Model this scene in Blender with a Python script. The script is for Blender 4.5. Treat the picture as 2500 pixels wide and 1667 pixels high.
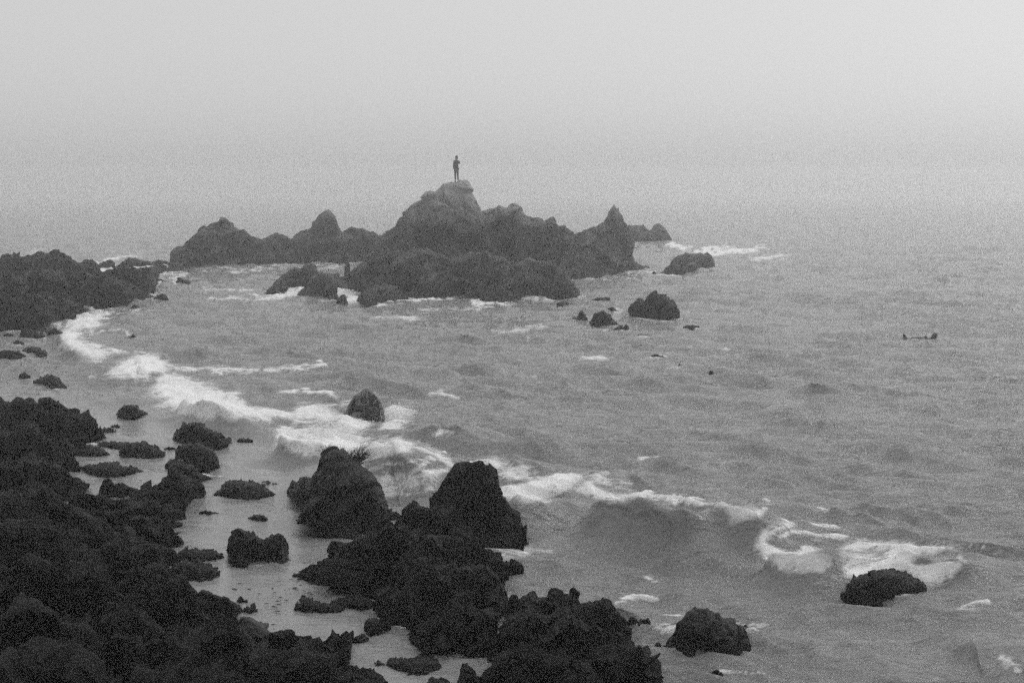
import bpy, math, random
import numpy as np
from mathutils import Vector

random.seed(7)
for o in list(bpy.data.objects):
    bpy.data.objects.remove(o)
SC = bpy.context.scene
COL = SC.collection

# ------------------------------------------------------------------ camera
H = 6.5                       # camera height above the water, metres
FPX, CX, CY = 3500.0, 1250.0, 833.5
PITCH = math.atan(413.5 / FPX)
cd = bpy.data.cameras.new('camera')
cd.sensor_width = 36.0
cd.lens = 36.0 * FPX / 2500.0
cd.clip_start = 0.5
cd.clip_end = 8000.0
cam = bpy.data.objects.new('camera', cd)
cam.location = (0, 0, H)
cam.rotation_euler = (math.pi / 2 - PITCH, 0, 0)
COL.objects.link(cam)
SC.camera = cam

# ------------------------------------------------------------------ sky, sun, exposure
SUN_EL, SUN_AZ = math.radians(44), math.radians(52)      # azimuth measured from +Y towards +X
W = bpy.data.worlds.new('World')
SC.world = W
W.use_nodes = True
nt = W.node_tree
nt.nodes.clear()
sky = nt.nodes.new('ShaderNodeTexSky')
sky.sky_type = 'NISHITA'
sky.sun_disc = False
sky.sun_elevation = SUN_EL
sky.sun_rotation = SUN_AZ
sky.air_density = 1.0
sky.dust_density = 2.0
sky.ozone_density = 1.0
bw = nt.nodes.new('ShaderNodeRGBToBW')
bg = nt.nodes.new('ShaderNodeBackground')
bg.inputs['Strength'].default_value = 0.099
wo = nt.nodes.new('ShaderNodeOutputWorld')
nt.links.new(sky.outputs[0], bw.inputs[0])
mxw = nt.nodes.new('ShaderNodeMix')        # fog bank overhead: the blue-sky gradient mostly evened out
mxw.data_type = 'FLOAT'
mxw.inputs['Factor'].default_value = 0.6
wtc = nt.nodes.new('ShaderNodeTexCoord')
wsx = nt.nodes.new('ShaderNodeSeparateXYZ')
wmr = nt.nodes.new('ShaderNodeMapRange')      # overcast sky: brightest overhead
wmr.inputs['To Min'].default_value = 7.0
wmr.inputs['To Max'].default_value = 13.5
nt.links.new(wtc.outputs['Generated'], wsx.inputs[0])
nt.links.new(wsx.outputs[2], wmr.inputs[0])
nt.links.new(wmr.outputs[0], mxw.inputs['B'])
nt.links.new(bw.outputs[0], mxw.inputs['A'])
nt.links.new(mxw.outputs[0], bg.inputs[0])
nt.links.new(bg.outputs[0], wo.inputs[0])

sl = bpy.data.lights.new('sun', 'SUN')
sl.energy = 0.9
sl.angle = math.radians(40)
sl.color = (1, 1, 1)
so = bpy.data.objects.new('sun', sl)
sd = Vector((math.sin(SUN_AZ) * math.cos(SUN_EL), math.cos(SUN_AZ) * math.cos(SUN_EL), math.sin(SUN_EL)))
so.rotation_euler = (-sd).to_track_quat('-Z', 'Y').to_euler()
so.location = (0, 0, 60)
COL.objects.link(so)

vs = SC.view_settings
SC.display_settings.display_device = 'sRGB'
vs.view_transform = 'Standard'
vs.look = 'None'
vs.exposure = 0.0
vs.gamma = 1.0
vs.use_curve_mapping = False
SC.cycles.max_bounces = 6
SC.cycles.volume_bounces = 3
SC.cycles.use_denoising = False
SC.cycles.use_adaptive_sampling = True
SC.cycles.adaptive_threshold = 0.065
SC.cycles.adaptive_min_samples = 24
SC.cycles.filter_width = 1.5

# ------------------------------------------------------------------ projection helpers
SP, CP = math.sin(PITCH), math.cos(PITCH)
def ray(x, y):
    a = (np.asarray(x, float) - CX) / FPX
    b = -(np.asarray(y, float) - CY) / FPX
    return a, CP + b * SP, -SP + b * CP          # world dx, dy, dz
def on_plane(x, y, z=0.0):
    dx, dy, dz = ray(x, y)
    t = (z - H) / dz
    return dx * t, dy * t
def z_at_depth(x, y, Y):
    dx, dy, dz = ray(x, y)
    t = Y / dy
    return dx * t, H + dz * t
def project(X, Y, Z):
    zc = Y * CP - (Z - H) * SP
    yc = Y * SP + (Z - H) * CP
    return CX + FPX * X / zc, CY - FPX * yc / zc
ZONE = {'S': (0, 0, 1), 'Z': (0, 0, 2352 / 2500), 'A': (0, 500, 2.6133), 'B': (800, 350, 2.4758), 'C': (1600, 500, 2.6133),
        'D': (0, 950, 3.3357), 'E': (600, 900, 3.3357), 'F': (1150, 1060, 3.3357), 'G': (1750, 1150, 3.0333),
        'H': (0, 1200, 3.3571), 'I': (600, 1200, 3.3571), 'J': (1100, 1360, 2.94), 'K': (1350, 480, 4.1275)}
def zp(zone, pts):
    ox, oy, s = ZONE[zone]
    return [(ox + p[0] / s, oy + p[1] / s) for p in pts]

# ------------------------------------------------------------------ noise
def _h(ix, iy, iz, seed):
    n = (ix.astype(np.int64) * 374761393 + iy.astype(np.int64) * 668265263 + iz.astype(np.int64) * 2147483647 + seed * 974634777) & 0xffffffff
    n = ((n ^ (n >> 13)) * 1274126177) & 0xffffffff
    n = ((n ^ (n >> 16)) * 2246822519) & 0xffffffff
    return ((n ^ (n >> 15)) & 0xffffff) / float(0xffffff)
def vnoise(x, y, z, seed=0):
    x0, y0, z0 = np.floor(x), np.floor(y), np.floor(z)
    fx, fy, fz = x - x0, y - y0, z - z0
    fx, fy, fz = [f * f * f * (f * (f * 6 - 15) + 10) for f in (fx, fy, fz)]
    r = 0
    for i in (0, 1):
        wx = fx if i else 1 - fx
        for j in (0, 1):
            wy = fy if j else 1 - fy
            for k in (0, 1):
                wz = fz if k else 1 - fz
                r = r + wx * wy * wz * _h(x0 + i, y0 + j, z0 + k, seed)
    return r * 2 - 1
def vnoise2(x, y, seed=0):
    x0, y0 = np.floor(x), np.floor(y)
    fx, fy = x - x0, y - y0
    fx, fy = [f * f * f * (f * (f * 6 - 15) + 10) for f in (fx, fy)]
    z0 = np.zeros_like(x0)
    r = 0
    for i in (0, 1):
        for j in (0, 1):
            r = r + (fx if i else 1 - fx) * (fy if j else 1 - fy) * _h(x0 + i, y0 + j, z0, seed)
    return r * 2 - 1
def fbm2(x, y, o=4, seed=0):
    r, a = 0, 0.5
    for i in range(o):
        c, s = math.cos(0.6 * i), math.sin(0.6 * i)
        r = r + a * vnoise2((x * c - y * s) * 2 ** i + 17.3 * i, (x * s + y * c) * 2 ** i - 9.1 * i, seed + i)
        a *= 0.5
    return r
def fbm(p, s, o=4, seed=0, ridged=False):
    r, a = 0, 0.5
    for i in range(o):
        k = s * 2.03 ** i
        n = vnoise(p[0] * k + 13.7 * i, p[1] * k - 7.9 * i, p[2] * k + 3.1 * i, seed + i)
        if ridged:
            n = 1 - 2 * np.abs(n) * 1.3
        r = r + a * n
        a *= 0.5
    return r
def worley(p, s, seed=0):
    x, y, z = p[0] * s, p[1] * s, p[2] * s
    x0, y0, z0 = np.floor(x), np.floor(y), np.floor(z)
    b1 = np.full(x.shape, 9.0)
    b2 = np.full(x.shape, 9.0)
    cell = np.zeros(x.shape)
    for i in (-1, 0, 1):
        for j in (-1, 0, 1):
            for k in (-1, 0, 1):
                ix, iy, iz = x0 + i, y0 + j, z0 + k
                dx = ix + _h(ix, iy, iz, seed) - x
                dy = iy + _h(ix, iy, iz, seed + 1) - y
                dz = iz + _h(ix, iy, iz, seed + 2) - z
                d = dx * dx + dy * dy + dz * dz
                # tilted facet: random plane per cell
                t = 2.0 * (dx * (_h(ix, iy, iz, seed + 4) - .5) + dy * (_h(ix, iy, iz, seed + 5) - .5) + dz * (_h(ix, iy, iz, seed + 6) - .5)) + 0.28 * _h(ix, iy, iz, seed + 3) + .11
                m = d < b1
                b2 = np.where(m, b1, np.minimum(b2, d))
                cell = np.where(m, t, cell)
                b1 = np.where(m, d, b1)
    return np.sqrt(b1), np.sqrt(b2), cell

# ------------------------------------------------------------------ mesh and tag helpers
def grid_mesh(name, P, smooth=True):
    """P: (rows, cols, 3) -> quad grid mesh"""
    r, c = P.shape[:2]
    me = bpy.data.meshes.new(name)
    idx = np.arange(r * c).reshape(r, c)
    q = np.stack([idx[:-1, :-1], idx[:-1, 1:], idx[1:, 1:], idx[1:, :-1]], -1).reshape(-1, 4)
    me.vertices.add(r * c)
    me.vertices.foreach_set('co', P.reshape(-1).astype(np.float32))
    me.loops.add(q.size)
    me.loops.foreach_set('vertex_index', q.reshape(-1).astype(np.int32))
    me.polygons.add(len(q))
    me.polygons.foreach_set('loop_start', np.arange(0, q.size, 4, dtype=np.int32))
    me.polygons.foreach_set('loop_total', np.full(len(q), 4, dtype=np.int32))
    me.polygons.foreach_set('use_smooth', np.full(len(q), smooth, dtype=bool))
    me.update(calc_edges=True)
    me.validate()
    return me
def link(name, me, mat, parent=None):
    o = bpy.data.objects.new(name, me)
    COL.objects.link(o)
    if mat is not None:
        me.materials.append(mat)
    if parent is not None:
        o.parent = parent
    return o
def tag(o, label=None, cat=None, group=None, kind=None):
    if label: o['label'] = label
    if cat: o['category'] = cat
    if group: o['group'] = group
    if kind: o['kind'] = kind
    return o

# ------------------------------------------------------------------ materials
def new_mat(name):
    m = bpy.data.materials.new(name)
    m.use_nodes = True
    n = m.node_tree
    n.nodes.clear()
    out = n.nodes.new('ShaderNodeOutputMaterial')
    return m, n, out
def N(n, t, **kw):
    k = n.nodes.new(t)
    for a, v in kw.items():
        setattr(k, a, v)
    return k
def rock_material(name, lo, hi, guano=0.0, rough=0.75, spec=0.2, zlo=4.0, zhi=7.0, scale=1.0):
    m, n, out = new_mat(name)
    b = N(n, 'ShaderNodeBsdfPrincipled')
    b.inputs['Roughness'].default_value = rough
    b.inputs['Specular IOR Level'].default_value = spec
    tc = N(n, 'ShaderNodeTexCoord')
    n1 = N(n, 'ShaderNodeTexNoise'); n1.inputs['Scale'].default_value = 1.3 * scale; n1.inputs['Detail'].default_value = 9; n1.inputs['Roughness'].default_value = 0.68
    n2 = N(n, 'ShaderNodeTexNoise'); n2.inputs['Scale'].default_value = 7 * scale; n2.inputs['Detail'].default_value = 8; n2.inputs['Roughness'].default_value = 0.7
    v = N(n, 'ShaderNodeTexVoronoi'); v.inputs['Scale'].default_value = 3.2 * scale; v.feature = 'DISTANCE_TO_EDGE'
    for k in (n1, n2, v):
        n.links.new(tc.outputs['Object'], k.inputs['Vector'])
    r = N(n, 'ShaderNodeValToRGB')
    r.color_ramp.elements[0].position = 0.36; r.color_ramp.elements[0].color = (lo, lo, lo, 1)
    r.color_ramp.elements[1].position = 0.68; r.color_ramp.elements[1].color = (hi, hi, hi, 1)
    n.links.new(n1.outputs[0], r.inputs[0])
    col = r.outputs[0]
    if guano > 0:
        sx = N(n, 'ShaderNodeSeparateXYZ'); n.links.new(tc.outputs['Object'], sx.inputs[0])
        mr = N(n, 'ShaderNodeMapRange'); mr.inputs[1].default_value = zlo; mr.inputs[2].default_value = zhi
        n.links.new(sx.outputs[2], mr.inputs[0])
        ad = N(n, 'ShaderNodeMath', operation='MULTIPLY_ADD'); n.links.new(n1.outputs[0], ad.inputs[0]); ad.inputs[1].default_value = 1.6; ad.inputs[2].default_value = -0.8
        a2 = N(n, 'ShaderNodeMath', operation='ADD', use_clamp=True); n.links.new(ad.outputs[0], a2.inputs[0]); n.links.new(mr.outputs[0], a2.inputs[1])
        mx = N(n, 'ShaderNodeMixRGB'); mx.inputs[2].default_value = (guano,) * 3 + (1,)
        n.links.new(a2.outputs[0], mx.inputs[0]); n.links.new(col, mx.inputs[1])
        col = mx.outputs[0]
    n.links.new(col, b.inputs['Base Color'])
    b1 = N(n, 'ShaderNodeBump'); b1.inputs['Strength'].default_value = 0.35; b1.inputs['Distance'].default_value = 0.12 / scale
    b2 = N(n, 'ShaderNodeBump'); b2.inputs['Strength'].default_value = 0.5; b2.inputs['Distance'].default_value = 0.05 / scale
    n.links.new(n2.outputs[0], b1.inputs['Height'])
    n.links.new(v.outputs[0], b2.inputs['Height']); n.links.new(b1.outputs[0], b2.inputs['Normal'])
    n.links.new(b2.outputs[0], b.inputs['Normal'])
    n.links.new(b.outputs[0], out.inputs[0])
    return m
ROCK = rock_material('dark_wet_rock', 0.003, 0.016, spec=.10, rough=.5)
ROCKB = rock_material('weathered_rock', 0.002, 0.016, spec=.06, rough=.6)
STACK = rock_material('island_rock', 0.028, 0.046, guano=0.24, zlo=3.0, zhi=5.2, scale=0.6)  # base tone raised to stand in for part of the haze over the island
WASHED = rock_material('wave_washed_rock', 0.006, 0.03, spec=.3, rough=.4)
def _wash():
    n = WASHED.node_tree
    p = [k for k in n.nodes if k.type == 'BSDF_PRINCIPLED'][0]
    src = p.inputs['Base Color'].links[0].from_socket
    tc = N(n, 'ShaderNodeTexCoord'); mp = N(n, 'ShaderNodeMapping'); mp.inputs['Scale'].default_value = (8, 8, .9)
    tn = N(n, 'ShaderNodeTexNoise'); tn.inputs['Scale'].default_value = 1.0; tn.inputs['Detail'].default_value = 6
    n.links.new(tc.outputs['Object'], mp.inputs[0]); n.links.new(mp.outputs[0], tn.inputs['Vector'])
    mr = N(n, 'ShaderNodeMapRange'); mr.inputs[1].default_value = .60; mr.inputs[2].default_value = .80
    n.links.new(tn.outputs[0], mr.inputs[0])
    mx = N(n, 'ShaderNodeMixRGB'); mx.inputs[2].default_value = (.42, .42, .42, 1)
    n.links.new(mr.outputs[0], mx.inputs[0]); n.links.new(src, mx.inputs[1]); n.links.new(mx.outputs[0], p.inputs['Base Color'])
_wash()
PALE = rock_material('pale_rock', 0.03, 0.065)

def plain(name, v, rough=0.7, spec=0.3, sc=8.0):
    m, n, out = new_mat(name)
    b = N(n, 'ShaderNodeBsdfPrincipled')
    b.inputs['Roughness'].default_value = rough
    b.inputs['Specular IOR Level'].default_value = spec
    t = N(n, 'ShaderNodeTexNoise'); t.inputs['Scale'].default_value = sc; t.inputs['Detail'].default_value = 5
    r = N(n, 'ShaderNodeValToRGB')
    r.color_ramp.elements[0].position = 0.3; r.color_ramp.elements[0].color = (v * .75,) * 3 + (1,)
    r.color_ramp.elements[1].position = 0.7; r.color_ramp.elements[1].color = (v * 1.25,) * 3 + (1,)
    n.links.new(t.outputs[0], r.inputs[0]); n.links.new(r.outputs[0], b.inputs['Base Color'])
    n.links.new(b.outputs[0], out.inputs[0])
    return m

def sea_material():
    m, n, out = new_mat('sea_water')
    w = N(n, 'ShaderNodeBsdfPrincipled')
    w.inputs['Base Color'].default_value = (0.225, 0.225, 0.225, 1)
    w.inputs['Roughness'].default_value = 0.06
    w.inputs['IOR'].default_value = 1.45
    f = N(n, 'ShaderNodeBsdfDiffuse'); f.inputs['Color'].default_value = (0.88, 0.88, 0.88, 1)
    at = N(n, 'ShaderNodeAttribute'); at.attribute_name = 'foam'
    ca = N(n, 'ShaderNodeAttribute'); ca.attribute_name = 'ripple'
    tc = N(n, 'ShaderNodeTexCoord')
    mp = N(n, 'ShaderNodeMapping'); mp.inputs['Rotation'].default_value = (0, 0, math.radians(-12)); mp.inputs['Scale'].default_value = (0.7, 2.4, 1.0)
    n.links.new(tc.outputs['Object'], mp.inputs[0])
    n1 = N(n, 'ShaderNodeTexNoise'); n1.inputs['Scale'].default_value = 2.8; n1.inputs['Detail'].default_value = 7; n1.inputs['Roughness'].default_value = 0.62
    n.links.new(mp.outputs[0], n1.inputs['Vector'])
    ds = N(n, 'ShaderNodeMath', operation='MULTIPLY'); n.links.new(ca.outputs['Fac'], ds.inputs[0]); ds.inputs[1].default_value = 1.1
    bu = N(n, 'ShaderNodeBump'); bu.inputs['Strength'].default_value = 1.0
    n.links.new(ds.outputs[0], bu.inputs['Distance']); n.links.new(n1.outputs[0], bu.inputs['Height'])
    n.links.new(bu.outputs[0], w.inputs['Normal'])
    n2 = N(n, 'ShaderNodeTexNoise'); n2.inputs['Scale'].default_value = 5.5; n2.inputs['Detail'].default_value = 8; n2.inputs['Roughness'].default_value = 0.72
    n.links.new(mp.outputs[0], n2.inputs['Vector'])
    ad = N(n, 'ShaderNodeMath', operation='MULTIPLY_ADD'); n.links.new(n2.outputs[0], ad.inputs[0]); ad.inputs[1].default_value = 1.5; ad.inputs[2].default_value = -0.75
    a2 = N(n, 'ShaderNodeMath', operation='ADD'); n.links.new(ad.outputs[0], a2.inputs[0]); n.links.new(at.outputs['Fac'], a2.inputs[1])
    mr = N(n, 'ShaderNodeMapRange', interpolation_type='SMOOTHSTEP'); mr.inputs[1].default_value = 0.30; mr.inputs[2].default_value = 0.80
    n.links.new(a2.outputs[0], mr.inputs[0])
    nw = N(n, 'ShaderNodeTexNoise'); nw.inputs['Scale'].default_value = 1.8; nw.inputs['Detail'].default_value = 4
    n.links.new(mp.outputs[0], nw.inputs['Vector'])
    vm = N(n, 'ShaderNodeVectorMath', operation='MULTIPLY_ADD'); vm.inputs[1].default_value = (.9, .9, .9)
    n.links.new(nw.outputs[1], vm.inputs[0]); n.links.new(mp.outputs[0], vm.inputs[2])
    vo = N(n, 'ShaderNodeTexVoronoi'); vo.feature = 'DISTANCE_TO_EDGE'; vo.inputs['Scale'].default_value = 2.6
    n.links.new(vm.outputs[0], vo.inputs['Vector'])
    vl = N(n, 'ShaderNodeMapRange'); vl.inputs[1].default_value = 0.16; vl.inputs[2].default_value = 0.02
    n.links.new(vo.outputs['Distance'], vl.inputs[0])
    br = N(n, 'ShaderNodeMapRange'); br.inputs[1].default_value = 0.10; br.inputs[2].default_value = 0.55
    n.links.new(at.outputs['Fac'], br.inputs[0])
    lm = N(n, 'ShaderNodeMath', operation='MULTIPLY'); n.links.new(vl.outputs[0], lm.inputs[0]); n.links.new(br.outputs[0], lm.inputs[1])
    l2 = N(n, 'ShaderNodeMath', operation='MULTIPLY'); n.links.new(lm.outputs[0], l2.inputs[0]); l2.inputs[1].default_value = .75
    fx_ = N(n, 'ShaderNodeMath', operation='MAXIMUM'); n.links.new(mr.outputs[0], fx_.inputs[0]); n.links.new(l2.outputs[0], fx_.inputs[1])
    b2 = N(n, 'ShaderNodeBump'); b2.inputs['Distance'].default_value = 0.12; b2.inputs['Strength'].default_value = 0.7
    n.links.new(n2.outputs[0], b2.inputs['Height']); n.links.new(b2.outputs[0], f.inputs['Normal'])
    mx = N(n, 'ShaderNodeMixShader')
    n.links.new(fx_.outputs[0], mx.inputs[0]); n.links.new(w.outputs[0], mx.inputs[1]); n.links.new(f.outputs[0], mx.inputs[2])
    n.links.new(mx.outputs[0], out.inputs[0])
    return m
SEA = sea_material()

# ------------------------------------------------------------------ haze
def haze():
    x0, x1, y0, y1, z0, z1 = -2700, 2700, -60, 2700, -3.0, 9.0
    v = [(x, y, z) for x in (x0, x1) for y in (y0, y1) for z in (z0, z1)]
    f = [(0, 1, 3, 2), (4, 6, 7, 5), (0, 4, 5, 1), (2, 3, 7, 6), (0, 2, 6, 4), (1, 5, 7, 3)]
    me = bpy.data.meshes.new('haze'); me.from_pydata(v, [], f); me.update()
    m, n, out = new_mat('sea_fog')
    p = N(n, 'ShaderNodeVolumePrincipled')
    p.inputs['Color'].default_value = (0.97, 0.97, 0.97, 1)
    p.inputs['Density'].default_value = 0.0023
    p.inputs['Anisotropy'].default_value = 0.72
    n.links.new(p.outputs[0], out.inputs['Volume'])
    tag(link('haze', me, m), 'pale grey sea fog over the whole bay', None, None, 'stuff')
haze()

# ------------------------------------------------------------------ the sea
FOAM_POLY = [  # zone, polygon, softness px, gain
 ('A', [(520,655),(420,755),(385,800),(420,885),(500,955),(620,990),(680,960),(770,940),(640,910),(560,880),(500,830),(560,800),(640,760),(700,700),(650,645)], 10, 1.0),
 ('A', [(290,710),(330,720),(400,790),(380,800)], 5, .8),
 ('A', [(705,1085),(760,1010),(880,955),(1010,970),(1060,1020),(1050,1065),(960,1095),(900,1110),(760,1105)], 9, 1.0),
 ('A', [(945,1195),(1060,1090),(1180,1100),(1300,1150),(1500,1190),(1560,1260),(1600,1300),(1780,1320),(1900,1340),(1700,1370),(1500,1370),(1330,1365),(1180,1315),(1000,1290),(1060,1230)], 10, 1.0),
 ('E', [(0,325),(150,320),(370,360),(450,285),(640,295),(790,365),(900,400),(1010,450),(900,520),(700,440),(560,430),(380,400),(0,410)], 8, .86),
 ('E', [(245,560),(260,490),(400,455),(620,430),(780,460),(1010,560),(1010,640),(880,690),(640,685),(480,690),(330,645)], 12, .80),
 ('E', [(250,560),(270,480),(400,470),(430,520),(400,600),(520,660),(660,680),(480,690),(330,640)], 8, 1.0),
 ('E', [(760,540),(860,560),(880,640),(860,680),(790,620)], 8, 1.0),
 ('E', [(1130,330),(1180,290),(1260,300),(1350,380),(1300,430),(1200,490),(1110,480),(1130,440)], 9, 1.0),
 ('E', [(890,765),(1000,610),(1240,555),(1420,600),(1330,670),(1150,700),(1000,745),(960,790)], 9, 1.0),
 ('E', [(1050,930),(1200,880),(1600,820),(1580,870),(1500,960),(1300,1000),(1120,1040),(1060,990)], 9, .62),
 ('E', [(1910,750),(2000,730),(2335,800),(2335,900),(2020,900),(2010,800)], 9, .62),
 ('F', [(70,215),(160,190),(260,230),(330,300),(250,340),(190,380),(170,260)], 9, .85),
 ('F', [(200,450),(420,405),(560,375),(800,315),(880,350),(840,420),(700,480),(540,555),(400,575),(310,545)], 9, 1.05),
 ('F', [(890,450),(950,390),(1080,450),(1180,490),(1300,480),(1330,520),(1200,580),(1060,530),(960,490)], 8, .95),
 ('F', [(930,350),(1000,320),(1150,380),(1250,440),(1180,440),(1000,380)], 8, .6),
 ('F', [(1745,535),(1800,515),(1850,540),(1800,570)], 5, .95),
 ('F', [(2045,600),(2130,580),(2335,620),(2335,660),(2220,700),(2095,745),(2130,660)], 8, 1.0),
 ('G', [(90,400),(40,270),(110,255),(300,290),(380,290),(300,330),(190,360)], 7, .95),
 ('G', [(285,520),(330,430),(420,385),(540,365),(600,390),(480,430),(420,470),(360,540),(310,600)], 7, .8),
 ('G', [(295,540),(350,520),(470,560),(540,600),(650,540),(760,585),(860,615),(830,700),(800,738),(520,730),(310,610)], 9, 1.0),
 ('G', [(930,570),(1050,505),(1300,525),(1500,535),(1790,560),(1600,600),(1300,580),(1150,600),(960,610)], 8, .85),
 ('G', [(975,700),(1130,690),(1250,665),(1300,600),(1320,550),(1500,550),(1470,640),(1450,690),(1560,690),(1660,665),(1800,655),(1720,740),(1640,800),(1560,840),(1460,800),(1380,760),(1140,800),(975,775)], 9, 1.05),
 ('G', [(970,620),(1200,600),(1250,660),(1130,690),(980,700)], 9, .55),
 ('G', [(110,1130),(220,1180),(360,1130),(350,1165),(230,1195),(130,1170)], 6, .75),
 ('G', [(2110,1350),(2180,1370),(2275,1420),(2275,1490),(2160,1430),(2110,1390)], 7, .75),
 ('A', [(1790,545),(1940,525),(1930,560),(1840,590),(1700,580)], 5, .95),
 ('B', [(40,885),(240,885),(190,915),(180,960),(110,970),(100,920),(50,925)], 4, .95),
 ('I', [(2080,490),(2310,450),(2310,500),(2200,530),(2100,520)], 8, .75),
 ('I', [(640,600),(720,650),(720,710),(690,690)], 4, .8),
 ('I', [(735,1370),(780,1400),(800,1500),(735,1500)], 6, .7),
 ('J', [(1440,490),(1600,480),(1610,540),(1520,530)], 6, .7),
]
FOAM_LINE = [  # zone, polyline, half width px (vertical), gain
 ('A', [(1050,1030),(1300,1045),(1600,1055),(1800,1050),(2060,1015)], 5, .72),
 ('A', [(1350,1050),(1440,1075)], 5, .8), ('A', [(1890,1035),(2060,1020)], 5, .85),
 ('A', [(1800,1190),(1950,1180),(2100,1205)], 4, .8),
 ('A', [(480,830),(600,820),(760,790),(830,830)], 3, .55), ('A', [(640,760),(690,690),(800,680),(960,680)], 3, .5),
 ('A', [(860,410),(960,393)], 3, .95), ('A', [(600,445),(720,390)], 4, .8), ('A', [(600,370),(720,345),(900,318)], 5, .62),
 ('A', [(100,350),(250,290)], 4, .45), ('A', [(980,500),(1060,430),(1170,440),(1100,500)], 5, .6), ('A', [(930,540),(1000,580)], 4, .6),
 ('A', [(1300,540),(1560,545),(1700,590)], 4, .62), ('A', [(1350,595),(1600,600),(1850,590)], 4, .6), ('A', [(1330,420),(1560,425),(1800,380),(2170,400)], 5, .5),
 ('B', [(290,975),(430,945),(600,945),(780,938)], 4, .95), ('B', [(790,925),(930,930)], 5, .85), ('B', [(860,965),(1010,968),(1100,965)], 4, .9),
 ('B', [(1090,940),(1330,935)], 5, .55), ('B', [(280,1050),(420,1045),(560,1060)], 5, .6), ('B', [(560,1010),(900,1000)], 5, .5), ('B', [(1010,1140),(1300,1110)], 5, .5), ('B', [(1180,1165),(1290,1185)], 3, .6),
 ('B', [(1540,1298),(1690,1298)], 4, .8), ('B', [(1490,830),(1650,822),(1850,790),(1990,770)], 3, .6), ('B', [(1200,1410),(1300,1410)], 3, .55),
 ('C', [(100,255),(180,280),(290,300),(430,268)], 5, .95), ('C', [(350,312),(480,296),(610,292)], 8, .9), ('C', [(640,345),(810,328)], 5, .75), ('C', [(640,270),(700,262)], 4, .6),
 ('C', [(420,905),(460,915)], 3, .6),
 ('E', [(300,190),(480,175),(690,215)], 6, .75), ('E', [(0,40),(300,20)], 5, .6), ('E', [(1500,215),(1560,200),(1680,240)], 5, .7), ('E', [(1560,530),(1620,530)], 8, .7),
 ('E', [(640,300),(800,280),(900,240)], 4, .6), ('E', [(860,330),(940,270),(1030,228)], 4, .75), ('E', [(950,800),(1140,790),(1400,740),(1520,700)], 5, .58), ('E', [(1000,880),(1250,860),(1400,800),(1480,740)], 5, .6),
 ('E', [(1060,920),(1250,890),(1640,820)], 6, .8), ('E', [(1440,635),(1560,680),(1640,750),(1700,790)], 6, .72), ('E', [(1100,1030),(1350,1010),(1520,970)], 5, .6),
 ('E', [(1500,720),(1560,740)], 6, .7), ('E', [(1700,790),(1810,775),(1900,760)], 5, .7), ('E', [(560,1355),(800,1370),(1000,1340)], 3, .55),
 ('F', [(200,330),(350,360),(560,350)], 6, .55), ('F', [(400,240),(560,300)], 5, .5), ('F', [(1010,330),(1100,315)], 5, .6), ('F', [(1220,380),(1310,385)], 4, .75),
 ('F', [(1300,480),(1450,492),(1600,512),(1760,540),(1920,565),(2070,600)], 6, .95), ('F', [(1420,185),(1530,180)], 4, .7), ('F', [(1560,520),(1640,560)], 6, .6), ('F', [(1440,1160),(1510,1190)], 5, .6),
 ('F', [(240,960),(440,945),(640,955)], 7, .6), ('F', [(1230,1330),(1360,1325),(1510,1345)], 6, .85), ('F', [(1170,1390),(1210,1375)], 5, .6), ('F', [(1580,1465),(1720,1465)], 4, .75), ('F', [(1600,1550),(1700,1560)], 6, .7),
 ('G', [(470,470),(510,440),(640,450),(800,465),(950,478)], 5, .72), ('G', [(640,360),(760,385),(900,405)], 4, .6), ('G', [(360,200),(420,215)], 5, .6), ('G', [(770,270),(800,290)], 5, .6),
 ('G', [(1490,580),(1640,575)], 5, .95), ('G', [(1830,545),(2000,560)], 4, .6), ('G', [(2040,600),(2275,590)], 6, .5), ('G', [(1830,1010),(1900,1000),(2050,970)], 5, .8),
 ('G', [(0,1490),(130,1500),(330,1510)], 3, .6), ('J', [(1540,408),(1660,410)], 3, .8), ('J', [(1940,830),(2080,840)], 5, .6), ('J', [(2010,475),(2250,490)], 6, .7),
 ('J', [(1100,480),(1160,500)], 4, .6), ('I', [(1080,1040),(1200,1080),(1340,1120)], 4, .65), ('I', [(1480,1330),(1700,1350),(1950,1330)], 4, .5), ('I', [(1040,890),(1060,980)], 3, .6),
 ('D', [(640,450),(760,445),(860,470)], 2.5, .6), ('D', [(1650,680),(1780,690)], 3, .5), ('G', [(520,735),(820,742)], 3, .6),
]
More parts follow.
